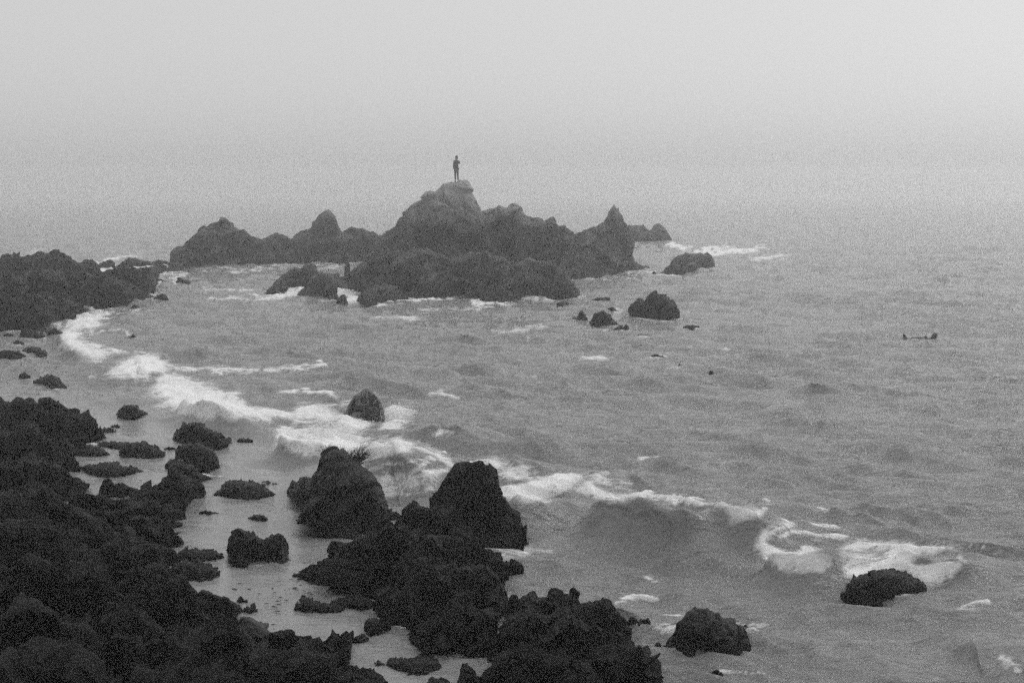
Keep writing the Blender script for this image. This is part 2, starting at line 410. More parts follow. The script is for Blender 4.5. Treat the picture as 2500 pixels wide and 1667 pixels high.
WAVES = [  # zone, crest path in the picture, height m, face width m, back width m
 ('A', [(380,790),(500,930),(640,960)], .35, .5, 1.6),
 ('A', [(720,1050),(880,990),(1050,1040)], .40, .6, 1.8),
 ('A', [(1010,1200),(1180,1210),(1400,1290),(1600,1325),(1850,1335)], .50, .7, 2.0),
 ('E', [(250,520),(480,560),(700,560),(860,560)], .50, .7, 1.8),
 ('E', [(930,700),(1100,600),(1280,580),(1470,640),(1620,740)], .85, 1.1, 1.6),
 ('F', [(100,500),(420,480),(640,430),(880,370)], .5, .8, 1.8),
 ('F', [(780,400),(960,440),(1150,470),(1350,480),(1560,500),(1900,545),(2080,590),(2335,625)], .80, 1.05, 1.6),
 ('G', [(60,360),(300,315),(520,330),(700,380)], .55, .8, 1.8),
 ('G', [(310,540),(540,610),(820,620),(930,590)], .45, .7, 1.4),
 ('G', [(960,600),(1150,580),(1350,560),(1550,620),(1700,620),(1900,660),(2100,740)], .36, .6, 1.5),
 ('E', [(1300,470),(1560,420),(1780,430),(1900,480)], .42, .7, 1.2),
 ('G', [(1650,1250),(1900,1235),(2150,1275),(2400,1330),(2600,1350)], .30, 1.0, 1.3),
 ('E', [(450,110),(700,70),(900,80),(1050,100)], .30, .6, 1.0),
 ('B', [(0,1400),(200,1400),(450,1430)], .30, .6, 1.0),
 ('B', [(600,1340),(800,1315),(1050,1350)], .28, .6, 1.0),
 ('C', [(1500,1240),(1650,1235),(1900,1245)], .26, .6, 1.2),
 ('C', [(850,1365),(1050,1360),(1200,1385)], .28, .6, 1.2),
 ('C', [(600,1270),(720,1285),(950,1275)], .22, .6, 1.2),
]
CALM = zp('Z', [(-200,900),(150,900),(330,925),(600,975),(640,1030),(700,1060),(860,1150),(1000,1180),(760,1280),(900,1420),(1100,1500),(1180,1800),(-200,1800)])

def seg_dist(px, py, pts, ys=1.0, arc=False):
    best = np.full(px.shape, 1e9); side = np.zeros(px.shape); ar = np.zeros(px.shape); run = 0.0
    nxv = np.zeros(px.shape); nyv = np.zeros(px.shape)
    for (ax, ay), (bx, by) in zip(pts[:-1], pts[1:]):
        ax2, ay2, bx2, by2 = ax, ay * ys, bx, by * ys
        dx, dy = bx2 - ax2, by2 - ay2
        L = dx * dx + dy * dy + 1e-9
        t = np.clip(((px - ax2) * dx + (py * ys - ay2) * dy) / L, 0, 1)
        ex, ey = px - ax2 - t * dx, py * ys - ay2 - t * dy
        d = np.hypot(ex, ey)
        m = d < best
        best = np.where(m, d, best)
        if arc:
            nxv = np.where(m, dy / math.sqrt(L), nxv); nyv = np.where(m, -dx / math.sqrt(L), nyv)
        side = np.where(m, dx * ey - dy * ex, side)
        if arc:
            ar = np.where(m, run + t * math.sqrt(L), ar); run += math.sqrt(L)
    if arc:
        return best, side, ar, run, nxv, nyv
    return best, side
def inside(px, py, poly):
    r = np.zeros(px.shape, bool)
    n = len(poly)
    for i in range(n):
        (x1, y1), (x2, y2) = poly[i], poly[(i + 1) % n]
        if y1 == y2: continue
        c = ((y1 > py) != (y2 > py)) & (px < (x2 - x1) * (py - y1) / (y2 - y1) + x1)
        r ^= c
    return r
def sm(a, b, x):
    t = np.clip((x - a) / (b - a), 0, 1)
    return t * t * (3 - 2 * t)

def build_sea():
    ys = np.linspace(1900, 445, 860)
    _, D1 = on_plane(np.full(ys.shape, CX), ys)
    D = np.concatenate([[3.0, 8.0, 13.0], D1, np.geomspace(D1[-1] * 1.03, 2600, 40)])
    a = np.concatenate([[-1.2, -.9, -.7, -.55, -.46], np.linspace(-.405, .405, 840), [.46, .55, .7, .9, 1.2]])
    DD, AA = np.meshgrid(D, a, indexing='ij')
    X, Y = AA * DD, DD.copy()
    far = sm(280, 150, DD)
    px, py = project(X, Y, np.zeros_like(X))
    # calm water inside the cove
    ins = inside(px, py, CALM)
    d, _ = seg_dist(px, py, CALM + [CALM[0]], 1.0)
    calm = np.clip(0.5 + np.where(ins, d, -d) / 110.0, 0, 1)
    amp = (1 - 0.80 * calm) * far
    gust = 0.75 + 0.7 * fbm2(X * .11, Y * .16, 3, 40)
    rng = np.random.RandomState(5)
    DXs = np.zeros_like(X); DYs = np.zeros_like(X)
    wx = X + 1.1 * fbm2(X * .22, Y * .22, 3, 50); wy = Y + 1.1 * fbm2(X * .22 + 9, Y * .22, 3, 60)
    Z = np.zeros_like(X)
    for i in range(46):
        lam = 0.30 * (13.0 ** (i / 45.0))
        th = math.radians(-112) + rng.normal(0, .40)
        k = 2 * math.pi / lam
        A = 0.0135 * lam * (0.6 if lam > 2.5 else 1.0)
        ph = k * (wx * math.cos(th) + wy * math.sin(th)) + rng.uniform(0, 6.28)
        s = np.sin(ph)
        Z += A * (s + 0.20 * np.cos(2 * ph))
        cc = A * np.cos(ph)
        DXs += .8 * math.cos(th) * cc; DYs += .8 * math.sin(th) * cc
    Z *= amp * gust; DXs *= amp * gust; DYs *= amp * gust
    # sharp little crests
    Z += amp * 0.035 * (1 - np.abs(fbm2(wx * .9, wy * 2.0, 3, 70)) * 3)
    # long swell behind the breakers
    Z += 0.05 * amp * np.sin(0.9 * (X * -.35 + Y * .94) + 2.0 * fbm2(X * .07, Y * .07, 2, 90))
    crest = np.zeros_like(X)
    for zone, path, A, wf, wb in WAVES:
        pp = zp(zone, path)
        # resample the crest smoothly
        P = np.array([on_plane(x, y, A) for x, y in pp])
        t = np.linspace(0, len(P) - 1, len(P) * 12)
        P = np.stack([np.interp(t, range(len(P)), P[:, 0]), np.interp(t, range(len(P)), P[:, 1])], 1)
        for _ in range(40):
            P[1:-1] = (P[:-2] + 2 * P[1:-1] + P[2:]) / 4
        A *= 1.0; wf *= .62; wb *= .8
        x0, x1, y0, y1 = P[:, 0].min() - 6, P[:, 0].max() + 6, P[:, 1].min() - 6, P[:, 1].max() + 7
        m = (X > x0) & (X < x1) & (Y > y0) & (Y < y1)
        xs, yy = X[m], Y[m]
        wob = 0.25 * fbm2(xs * .9, yy * .9, 3, 120)
        d, side, arc, tot, nx, ny = seg_dist(xs, yy, [tuple(q) for q in P], arc=True)
        # fade towards the path's ends
        endf = sm(0, min(2.2, tot * .3), np.minimum(arc, tot - arc))
        front = side < 0
        w = np.where(front, wf, wb) * (1 + wob)
        prof = np.where(front, np.exp(-(d / w) ** 1.7), np.exp(-(d / w) ** 1.5))
        hgt = A * (0.85 + 0.45 * fbm2(xs * .55, yy * .55, 3, 130))
        z = hgt * prof * endf
        z -= 0.18 * A * endf * np.where(front, np.exp(-((d - 2.2 * wf) / wf) ** 2), 0)
        Z[m] = Z[m] + z
        crest[m] = np.maximum(crest[m], prof * endf)
        push = 0.62 * hgt * (prof * endf) ** 2
        DXs[m] += nx * push; DYs[m] += ny * push
    X0s, Y0s = X, Y
    X = X + DXs; Y = Y + DYs
    # foam: where it lies on the finished surface
    px, py = project(X, Y, Z)
    jx = 26 * fbm2(X * 1.1, Y * 1.6, 4, 200); jy = 11 * fbm2(X * 1.3, Y * 1.9, 4, 210)
    qx, qy = px + jx, py + jy
    foam = np.zeros_like(X)
    for zone, poly, soft, g in FOAM_POLY:
        pp = zp(zone, poly)
        ax = np.array(pp)
        m = (qx > ax[:, 0].min() - 40) & (qx < ax[:, 0].max() + 40) & (qy > ax[:, 1].min() - 30) & (qy < ax[:, 1].max() + 30)
        if not m.any(): continue
        u, v = qx[m], qy[m]
        ins = inside(u, v, pp)
        d, _ = seg_dist(u, v, pp + [pp[0]], 1.5)
        foam[m] = np.maximum(foam[m], g * np.clip(0.5 + np.where(ins, d, -d) / (4.2 * soft), 0, 1))
    for zone, line, hw, g in FOAM_LINE:
        pp = zp(zone, line)
        ax = np.array(pp)
        m = (qx > ax[:, 0].min() - 40) & (qx < ax[:, 0].max() + 40) & (qy > ax[:, 1].min() - 30) & (qy < ax[:, 1].max() + 30)
        if not m.any(): continue
        d, _ = seg_dist(qx[m], qy[m], pp, 2.6)
        foam[m] = np.maximum(foam[m], g * np.exp(-(d / (2.3 * hw)) ** 2))
    for bl in make_rock.bases:
        if len(bl) < 2: continue
        ax = np.array(bl)
        m = (qx > ax[:, 0].min() - 12) & (qx < ax[:, 0].max() + 12) & (qy > ax[:, 1].min() - 12) & (qy < ax[:, 1].max() + 12)
        if not m.any(): continue
        d, _ = seg_dist(qx[m], py[m], bl, 2.0)
        pat = .5 + 1.3 * fbm2(X[m] * .8, Y[m] * .8, 3, 400)
        foam[m] = np.maximum(foam[m], (.62 - .42 * calm[m]) * np.clip(pat, 0, 1) * np.exp(-(d / 7) ** 2))
    foam += .5 * np.clip(fbm2(X * .5, Y * .9, 3, 410) - .18, 0, 1) * np.clip(fbm2(X * 2, Y * 4, 3, 420) + .35, 0, 1) * (1 - .5 * calm) * sm(90, 40, DD)
    streak = fbm2(X * 1.6 + Y * .4, Y * 5.5, 4, 300)
    fine = fbm2(X * 3.2 + Y * 1.1, Y * 9.0 - X * 1.5, 4, 340)
    foam = np.clip(foam * 1.06 + (0.75 * streak + 0.50 * fine) * foam * np.clip(1.35 - foam, 0.35, 1), 0, 1.08)
    foam = np.where(foam > .6, .6 + (foam - .6) * .62, foam)
    lump = fbm2(X * 2.1, Y * 2.6, 4, 320)
    Z += sm(.35, 1.0, foam) * (0.03 + 0.13 * lump)
    P = np.stack([X, Y, Z], -1)
    me = grid_mesh('sea', P)
    at = me.attributes.new('foam', 'FLOAT', 'POINT'); at.data.foreach_set('value', foam.reshape(-1).astype(np.float32))
    rp = (0.10 + 0.90 * (1 - calm)) * sm(400, 120, DD) + .06
    at = me.attributes.new('ripple', 'FLOAT', 'POINT'); at.data.foreach_set('value', (0.16 * rp).reshape(-1).astype(np.float32))
    o = link('sea', me, SEA)
    tag(o, 'grey rippled sea with white breakers reaching into the fog', None, None, 'structure')
    return X, Y, Z

# ------------------------------------------------------------------ rocks
def interp_line(pts, x):
    p = sorted(pts)
    return np.interp(x, [q[0] for q in p], [q[1] for q in p])
def make_rock(name, zone, top, base, mat=None, parent=None, tf=0.42, rough=1.0, q=None, seed=None, lift=0.0, dens=1.0, minw=0.0):
    """A boulder or crag: TOP is its skyline and BASE its waterline as surveyed in the photograph; it is
    given a footprint, a ridge and a back in metres, then broken up by fracture noise."""
    make_rock.k += 1
    seed = seed or make_rock.k * 31
    rng = random.Random(seed)
    top, base = zp(zone, top), zp(zone, base)
    xl = min(p[0] for p in top); xr = max(p[0] for p in top)
    wpx = xr - xl
    crude = mat is ROCKB      # near masses: broad broken faces rather than fine lumps
    nu = int(np.clip(wpx / (4.4 if crude else 2.4) * dens, 22, 260))
    s = 0.5 - 0.5 * np.cos(np.linspace(0, math.pi, nu))
    s = 0.5 * s + 0.5 * np.linspace(0, 1, nu)
    x = xl + (xr - xl) * s
    yt = interp_line(top, x); yb = interp_line(base, x)
    yb = np.maximum(yb, yt + 0.6)
    make_rock.bases.append([(float(q[0]), float(q[1])) for q in zip(x[::6], yb[::6])])
    Xf, Yf = on_plane(x, yb)
    width = abs(Xf[-1] - Xf[0]) + minw
    ell = np.sqrt(np.clip(1 - (2 * s - 1) ** 2, 0, 1)) ** 0.8
    _, Ylim = on_plane(x, yb - 0.42 * (yb - yt))
    t = np.minimum(tf * width * ell, Ylim - Yf)
    t = np.maximum(t, 0.02)
    Yr = Yf + t
    Xr, zr = z_at_depth(x, yt, Yr)
    zr = np.maximum(zr, 0.01)
    tb = t * 0.9 + 0.25 * zr
    ns = int(np.clip(nu * 0.55, 16, 110))
    nf = int(ns * 0.62)
    qq = q if q else rng.uniform(0.75, 1.1)
    rows = []
    zs = min(0.8, 0.3 + 0.1 * width)
    rows.append(np.stack([Xf, Yf - 0.12 * t, np.full(nu, -zs)], -1))
    hh = [0.0]
    for i in range(nf + 1):
        a = (math.pi / 2) * (i / nf)
        f = 1 - math.cos(a)
        z = zr * math.sin(a) ** qq
        rows.append(np.stack([Xf + (Xr - Xf) * f, Yf + t * f, z], -1)); hh.append(math.sin(a))
    for i in range(1, ns - nf + 1):
        a = (math.pi / 2) * (i / (ns - nf))
        f = math.sin(a)
        z = zr * math.cos(a) ** 0.9
        rows.append(np.stack([Xr * (Yr + tb * f) / Yr, Yr + tb * f, z], -1)); hh.append(math.cos(a))
    rows.append(np.stack([Xr * (Yr + tb * 1.05) / Yr, Yr + tb * 1.05, np.full(nu, -zs)], -1)); hh.append(0)
    P = np.array(rows)
    hh = np.array(hh)[:, None]
    # normals of the smooth form
    du = np.gradient(P, axis=1); dv = np.gradient(P, axis=0)
    Nn = np.cross(du, dv)
    Nn /= (np.linalg.norm(Nn, axis=2, keepdims=True) + 1e-9)
    if Nn[nf // 2, nu // 2, 1] > 0: Nn = -Nn
    size = max(0.12, min(float(np.mean(zr)) * 1.6, width * 0.7))
    p = [P[..., i] for i in range(3)]
    sh = seed * 1.37
    pz = [p[0] + sh, p[1] - sh, p[2] * 1.15 + sh]
    wp = 0.14 * size * fbm(pz, 0.9 / size, 3, seed + 5)
    pz = [pz[0] + wp, pz[1] - wp, pz[2] + wp * .6]
    bd = math.radians(rng.uniform(25, 50)) * (1 if rng.random() < .7 else -1)
    cb, sb = math.cos(bd), math.sin(bd)
    pw = [pz[0] * cb + pz[2] * sb, pz[1], (-pz[0] * sb + pz[2] * cb) * 1.9]   # bedding planes, tilted
    f1, f2, c1 = worley(pw, 1.5 / size, seed)
    g1, g2, c2 = worley(pw, 3.4 / size, seed + 9)
    h1, h2, c3 = worley(pw, 8.0 / size, seed + 19)
    disp = 0.95 * (c1 - .25) + 0.30 * (c2 - .25) + 0.07 * (c3 - .25)
    disp -= 0.05 * np.exp(-((f2 - f1) / .07) ** 2) + 0.03 * np.exp(-((g2 - g1) / .07) ** 2)
    disp += 0.04 * (fbm(pz, 1.6 / size, 5, seed + 30, True) - .1) + 0.04 * fbm(pz, 6 / size, 4, seed + 40)
    edge = np.minimum(1, np.sqrt(np.minimum(s, 1 - s) * 3.2))[None, :]
    crestk = 1 - 0.80 * np.clip(hh, 0, 1) ** 3.5
    disp = disp * size * (0.62 * rough + (0.03 if mat is STACK else 0.22)) * edge * crestk
    # jagged skyline: notches and knobs along the ridge and spurs running down from it
    jag = fbm([P[..., 0] + sh, P[..., 1] * .35, P[..., 2] * .2 + sh], 2.6 / size, 4, seed + 60, True) - .1
    P[..., 2] += jag * size * .07 * (0.5 + rough) * np.clip(hh, 0, 1) ** .7 * edge
    P = P + Nn * disp[..., None]
    # long vertical fractures leaning one way, as in bedded rock
    P[..., 2] += lift
    if crude:      # slip the vertices about so that the broken faces do not follow rows
        jr = np.random.RandomState(seed)
        cell_u = np.linalg.norm(np.gradient(P, axis=1), axis=2, keepdims=True); cell_v = np.linalg.norm(np.gradient(P, axis=0), axis=2, keepdims=True)
        ju = jr.uniform(-.42, .42, P.shape[:2] + (1,)); jv = jr.uniform(-.42, .42, P.shape[:2] + (1,))
        Gu, Gv = np.gradient(P, axis=1), np.gradient(P, axis=0)
        ok = np.ones(P.shape[:2] + (1,)); ok[:, 0] = ok[:, -1] = ok[0] = ok[-1] = 0
        P = P + (Gu * ju + Gv * jv) * ok
    me = grid_mesh(name, P, not crude)
    o = link(name, me, mat or ROCK, parent)
    return o
make_rock.k = 0
make_rock.bases = []

def empty(name, loc):
    o = bpy.data.objects.new(name, None)
    COL.objects.link(o)
    o.location = loc
    o.empty_display_size = 0.5
    return o
def crags(name, label, cat, lst, group=None, mat=None):
    """an outcrop: an Empty with its separate crags as parts"""
    z, tp, bs = lst[0][:3]
    bp = zp(z, bs)
    mx, my = bp[len(bp) // 2]
    X, Y = on_plane(mx, my)
    e = empty(name, (float(X), float(Y), 0))
    tag(e, label, cat, group)
    for it in lst:
        z, tp, bs = it[:3]
        kw = it[3] if len(it) > 3 else {}
        kw = dict(kw)
        lb = kw.pop('label', None)
        o = make_rock(kw.pop('name', 'crag'), z, tp, bs, kw.pop('mat', mat), None, **kw)
        o.parent = e
        o.location = -e.location
        if lb: o['label'] = lb
    return e
def boulder(label, zone, top, base, name='boulder', cat='rock', group=None, **kw):
    if group is None:
        group = {'rock': 'low rocks in and around the cove', 'stone': 'stones around the big dark boulder', 'small_rock': 'small rocks off the island and shore', 'flat_rock': 'flat rocks awash near the island'}.get(name)
    o = make_rock(name, zone, top, base, kw.pop('mat', None), None, **kw)
    return recentre(tag(o, label, cat, group))
def recentre(o):
    me = o.data
    n = len(me.vertices)
    co = np.empty(n * 3, np.float32); me.vertices.foreach_get('co', co); co = co.reshape(-1, 3)
    c = np.array([co[:, 0].mean(), co[:, 1].mean(), 0.0], np.float32)
    me.vertices.foreach_set('co', (co - c).reshape(-1)); me.update()
    o.location = [float(v) for v in c]
    return o

# --- the island with its pinnacles
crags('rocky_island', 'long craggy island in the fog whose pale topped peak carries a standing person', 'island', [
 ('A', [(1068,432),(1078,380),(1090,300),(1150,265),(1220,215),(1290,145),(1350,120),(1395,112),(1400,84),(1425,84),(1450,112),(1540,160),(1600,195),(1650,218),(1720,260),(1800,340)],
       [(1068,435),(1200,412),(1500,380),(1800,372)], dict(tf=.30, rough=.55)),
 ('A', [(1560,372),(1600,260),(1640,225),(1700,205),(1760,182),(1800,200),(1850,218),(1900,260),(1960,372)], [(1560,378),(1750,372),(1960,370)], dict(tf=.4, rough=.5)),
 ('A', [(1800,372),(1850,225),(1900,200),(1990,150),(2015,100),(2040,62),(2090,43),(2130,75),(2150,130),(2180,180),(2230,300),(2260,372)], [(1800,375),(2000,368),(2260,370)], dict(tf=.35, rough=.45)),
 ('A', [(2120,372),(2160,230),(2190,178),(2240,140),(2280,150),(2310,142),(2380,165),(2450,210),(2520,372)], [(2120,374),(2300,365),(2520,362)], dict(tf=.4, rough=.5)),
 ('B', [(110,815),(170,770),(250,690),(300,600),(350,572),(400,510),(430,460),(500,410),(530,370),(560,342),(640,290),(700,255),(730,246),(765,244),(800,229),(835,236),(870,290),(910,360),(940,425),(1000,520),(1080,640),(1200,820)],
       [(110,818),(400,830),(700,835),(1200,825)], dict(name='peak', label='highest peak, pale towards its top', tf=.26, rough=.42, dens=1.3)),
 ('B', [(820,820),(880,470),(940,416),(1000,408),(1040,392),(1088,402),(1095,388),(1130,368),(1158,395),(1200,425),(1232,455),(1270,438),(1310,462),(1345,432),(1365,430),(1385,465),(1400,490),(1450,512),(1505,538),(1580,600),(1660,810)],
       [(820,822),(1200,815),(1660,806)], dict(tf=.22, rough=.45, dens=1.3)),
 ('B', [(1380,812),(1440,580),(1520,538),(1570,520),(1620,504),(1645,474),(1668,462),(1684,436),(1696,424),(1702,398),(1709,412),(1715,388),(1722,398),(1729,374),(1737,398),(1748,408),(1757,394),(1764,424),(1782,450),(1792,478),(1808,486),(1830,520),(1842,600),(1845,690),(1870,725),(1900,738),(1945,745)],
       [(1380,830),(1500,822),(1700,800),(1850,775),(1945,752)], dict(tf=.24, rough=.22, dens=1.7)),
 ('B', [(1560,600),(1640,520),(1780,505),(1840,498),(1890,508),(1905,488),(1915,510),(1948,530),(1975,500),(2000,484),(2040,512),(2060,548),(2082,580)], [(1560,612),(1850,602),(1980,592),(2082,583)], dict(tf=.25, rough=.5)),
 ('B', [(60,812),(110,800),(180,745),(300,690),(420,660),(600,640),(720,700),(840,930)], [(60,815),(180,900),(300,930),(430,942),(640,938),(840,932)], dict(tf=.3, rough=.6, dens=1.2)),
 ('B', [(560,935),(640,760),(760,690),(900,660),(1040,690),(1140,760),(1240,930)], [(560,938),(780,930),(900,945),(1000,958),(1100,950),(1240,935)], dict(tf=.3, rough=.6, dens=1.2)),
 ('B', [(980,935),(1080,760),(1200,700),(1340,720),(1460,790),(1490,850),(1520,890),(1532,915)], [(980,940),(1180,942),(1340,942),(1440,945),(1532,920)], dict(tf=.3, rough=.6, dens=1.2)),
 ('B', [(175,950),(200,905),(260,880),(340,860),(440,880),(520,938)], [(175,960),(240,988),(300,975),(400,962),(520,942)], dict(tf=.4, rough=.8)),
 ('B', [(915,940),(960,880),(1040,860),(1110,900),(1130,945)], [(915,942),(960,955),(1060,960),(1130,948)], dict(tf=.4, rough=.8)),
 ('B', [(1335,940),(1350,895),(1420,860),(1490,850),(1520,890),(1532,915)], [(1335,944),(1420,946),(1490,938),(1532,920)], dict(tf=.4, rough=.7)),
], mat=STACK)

boulder('low sloping rock whose foam edged tip lies at the island foot', 'A',
        [(1688,560),(1720,530),(1760,490),(1830,430),(1880,402),(1930,408),(1945,380),(2010,385),(2030,430),(2090,440),(2150,450),(2180,480),(2260,500),(2345,540)],
        [(1688,565),(1760,570),(1820,555),(1850,530),(2100,540),(2345,546)], name='sloping_rock', mat=STACK, tf=.3, rough=.6)
boulder('blocky rock standing in white water before the sloping rock at the island foot', 'A',
        [(1878,600),(1920,560),(1950,520),(1985,470),(2040,450),(2110,455),(2148,480),(2152,560),(2155,605)],
        [(1878,603),(2000,606),(2155,612)], name='blocky_rock', mat=STACK, rough=.7)
boulder('small knob of rock between the blocky rock and the island', 'A', [(2145,630),(2160,595),(2190,568),(2210,590),(2218,635)], [(2145,634),(2190,640),(2218,638)], name='small_rock', mat=STACK)
boulder('thin upright rock pillar in the gap below the island saddle', 'A', [(2195,455),(2200,375),(2215,360),(2232,375),(2236,455)], [(2195,458),(2236,458)], name='rock_pillar', mat=STACK, rough=.3)
boulder('oblong humped rock beyond the island with surf breaking behind it', 'C',
        [(28,440),(60,415),(95,390),(120,345),(160,320),(200,308),(230,318),(270,308),(310,316),(335,305),(360,330),(378,365),(380,400)],
        [(28,443),(110,447),(180,440),(250,420),(380,404)], name='humped_rock', mat=STACK, rough=.6)
boulder('steep tall boulder with a shoulder, alone in open water off the island end', 'K',
        [(765,1130),(790,1090),(830,1070),(865,1050),(900,1055),(935,1068),(960,1020),(1000,975),(1040,932),(1065,960),(1100,975),(1160,1020),(1200,1060),(1240,1095),(1250,1150),(1270,1215)],
        [(765,1145),(785,1200),(860,1230),(1000,1250),(1150,1255),(1230,1245),(1270,1220)], name='tall_boulder', rough=.6, dens=1.6)
boulder('pointed little rock with a flat tail, beside the dome shaped rock off the island', 'K', [(145,1245),(210,1230),(245,1215),(262,1170),(285,1146),(315,1170),(340,1215),(355,1250)], [(145,1250),(240,1255),(355,1262)], name='pointed_rock', rough=.6)
boulder('dome shaped rock between the pointed little rock and the steep tall boulder', 'K', [(360,1280),(400,1220),(430,1185),(490,1152),(530,1165),(580,1200),(620,1250),(660,1280)], [(360,1285),(450,1302),(560,1305),(660,1285)], name='dome_rock', rough=.5)
boulder('small rounded rock just behind the dome shaped rock', 'K', [(538,1140),(570,1118),(600,1113),(630,1130),(645,1160)], [(538,1145),(600,1170),(645,1165)], name='small_rock')
boulder('tiny flat rock beside the small rounded rock behind the dome', 'K', [(650,1132),(680,1120),(712,1130)], [(650,1136),(712,1138)], name='small_rock')
boulder('pair of low rock lumps at the right foot of the dome shaped rock', 'K', [(565,1330),(620,1335),(650,1310),(685,1290),(705,1320),(735,1290),(765,1300),(765,1335)], [(565,1340),(640,1362),(700,1340),(765,1345)], name='low_rock', rough=1.2)
boulder('flat strip of rock awash between the island and the steep tall boulder', 'K', [(400,1040),(450,1022),(520,1018),(572,1015),(578,1035)], [(400,1045),(480,1052),(578,1042)], name='flat_rock')
boulder('flat ragged rock awash at the near corner of the island', 'K', [(15,1100),(50,1070),(110,1060),(160,1075),(215,1095),(235,1105)], [(15,1110),(90,1125),(170,1120),(235,1112)], name='flat_rock')
boulder('low dark rock awash just beyond the foot of the steep tall boulder', 'K', [(1310,1312),(1360,1298),(1430,1296),(1475,1305)], [(1310,1316),(1400,1338),(1475,1318)], name='flat_rock')
boulder('thin sliver of rock awash below the dome shaped rock', 'K', [(840,1400),(910,1390),(985,1396)], [(840,1404),(985,1402)], name='flat_rock')
boulder('tiny rock in the gap between the island point and the humped rock', 'K', [(1000,770),(1020,752),(1042,772)], [(1000,776),(1042,778)], name='small_rock')
boulder('small winged dark rock alone in the open water below the steep tall boulder', 'C', [(110,1032),(145,1020),(155,1012),(170,1024),(195,1036)], [(110,1036),(150,1042),(195,1042)], name='small_rock')
boulder('tiny dark rock in open water left of the winged rock', 'B', [(1955,1284),(1985,1276),(2035,1290)], [(1955,1290),(2035,1296)], name='small_rock')
boulder('tiny dark speck of rock beside the small winged rock', 'C', [(340,1066),(355,1058),(372,1068)], [(340,1072),(372,1073)], name='small_rock')

# --- far shelf on the left
crags('rock_shelf', 'broad low rock shelf running in from the left edge towards the island', 'rock shelf', [
 ('A', [(-330,420),(-120,380),(0,362),(20,332),(60,322),(100,354),(160,338),(250,318),(300,312),(350,292),(390,310),(450,355),(510,362),(545,338),(590,350),(625,385),(640,420),(720,500)], [(-330,560),(0,560),(400,545),(720,520)], dict(tf=.18, rough=.5, dens=.9)),
 ('A', [(560,470),(620,440),(700,420),(790,408),(870,400),(960,398),(1030,380),(1068,392)], [(560,600),(780,600),(880,610),(945,596),(960,580),(972,520),(1000,470),(1050,420),(1068,398)], dict(tf=.22, rough=.5)),
 ('A', [(-330,600),(-100,520),(60,470),(200,440),(350,430),(500,440),(640,450),(760,480),(860,520),(940,560),(965,585)], [(-330,800),(0,800),(200,760),(420,700),(530,660),(620,650),(740,662),(880,615),(965,592)], dict(tf=.2, rough=.7, dens=.9)),
 ('A', [(-330,700),(-100,650),(60,620),(200,600),(340,590),(450,610),(520,650)], [(-330,815),(0,805),(110,805),(250,795),(330,760),(380,755),(450,722),(520,660)], dict(tf=.25, rough=.8)),
])
crags('skerry', 'thin broken skerry with foam patches linking the shelf to the island', 'rock', [
 ('A', [(610,395),(650,372),(700,348),(730,365),(745,385),(735,415)], [(610,400),(680,412),(735,420)], dict(rough=.7)),
 ('A', [(740,400),(780,365),(820,345),(860,342),(900,358),(960,365),(990,380)], [(740,408),(850,405),(990,388)], dict(rough=.7)),
 ('A', [(960,368),(1010,352),(1060,360),(1085,372),(1085,385)], [(960,380),(1085,390)], dict(rough=.7)),
])
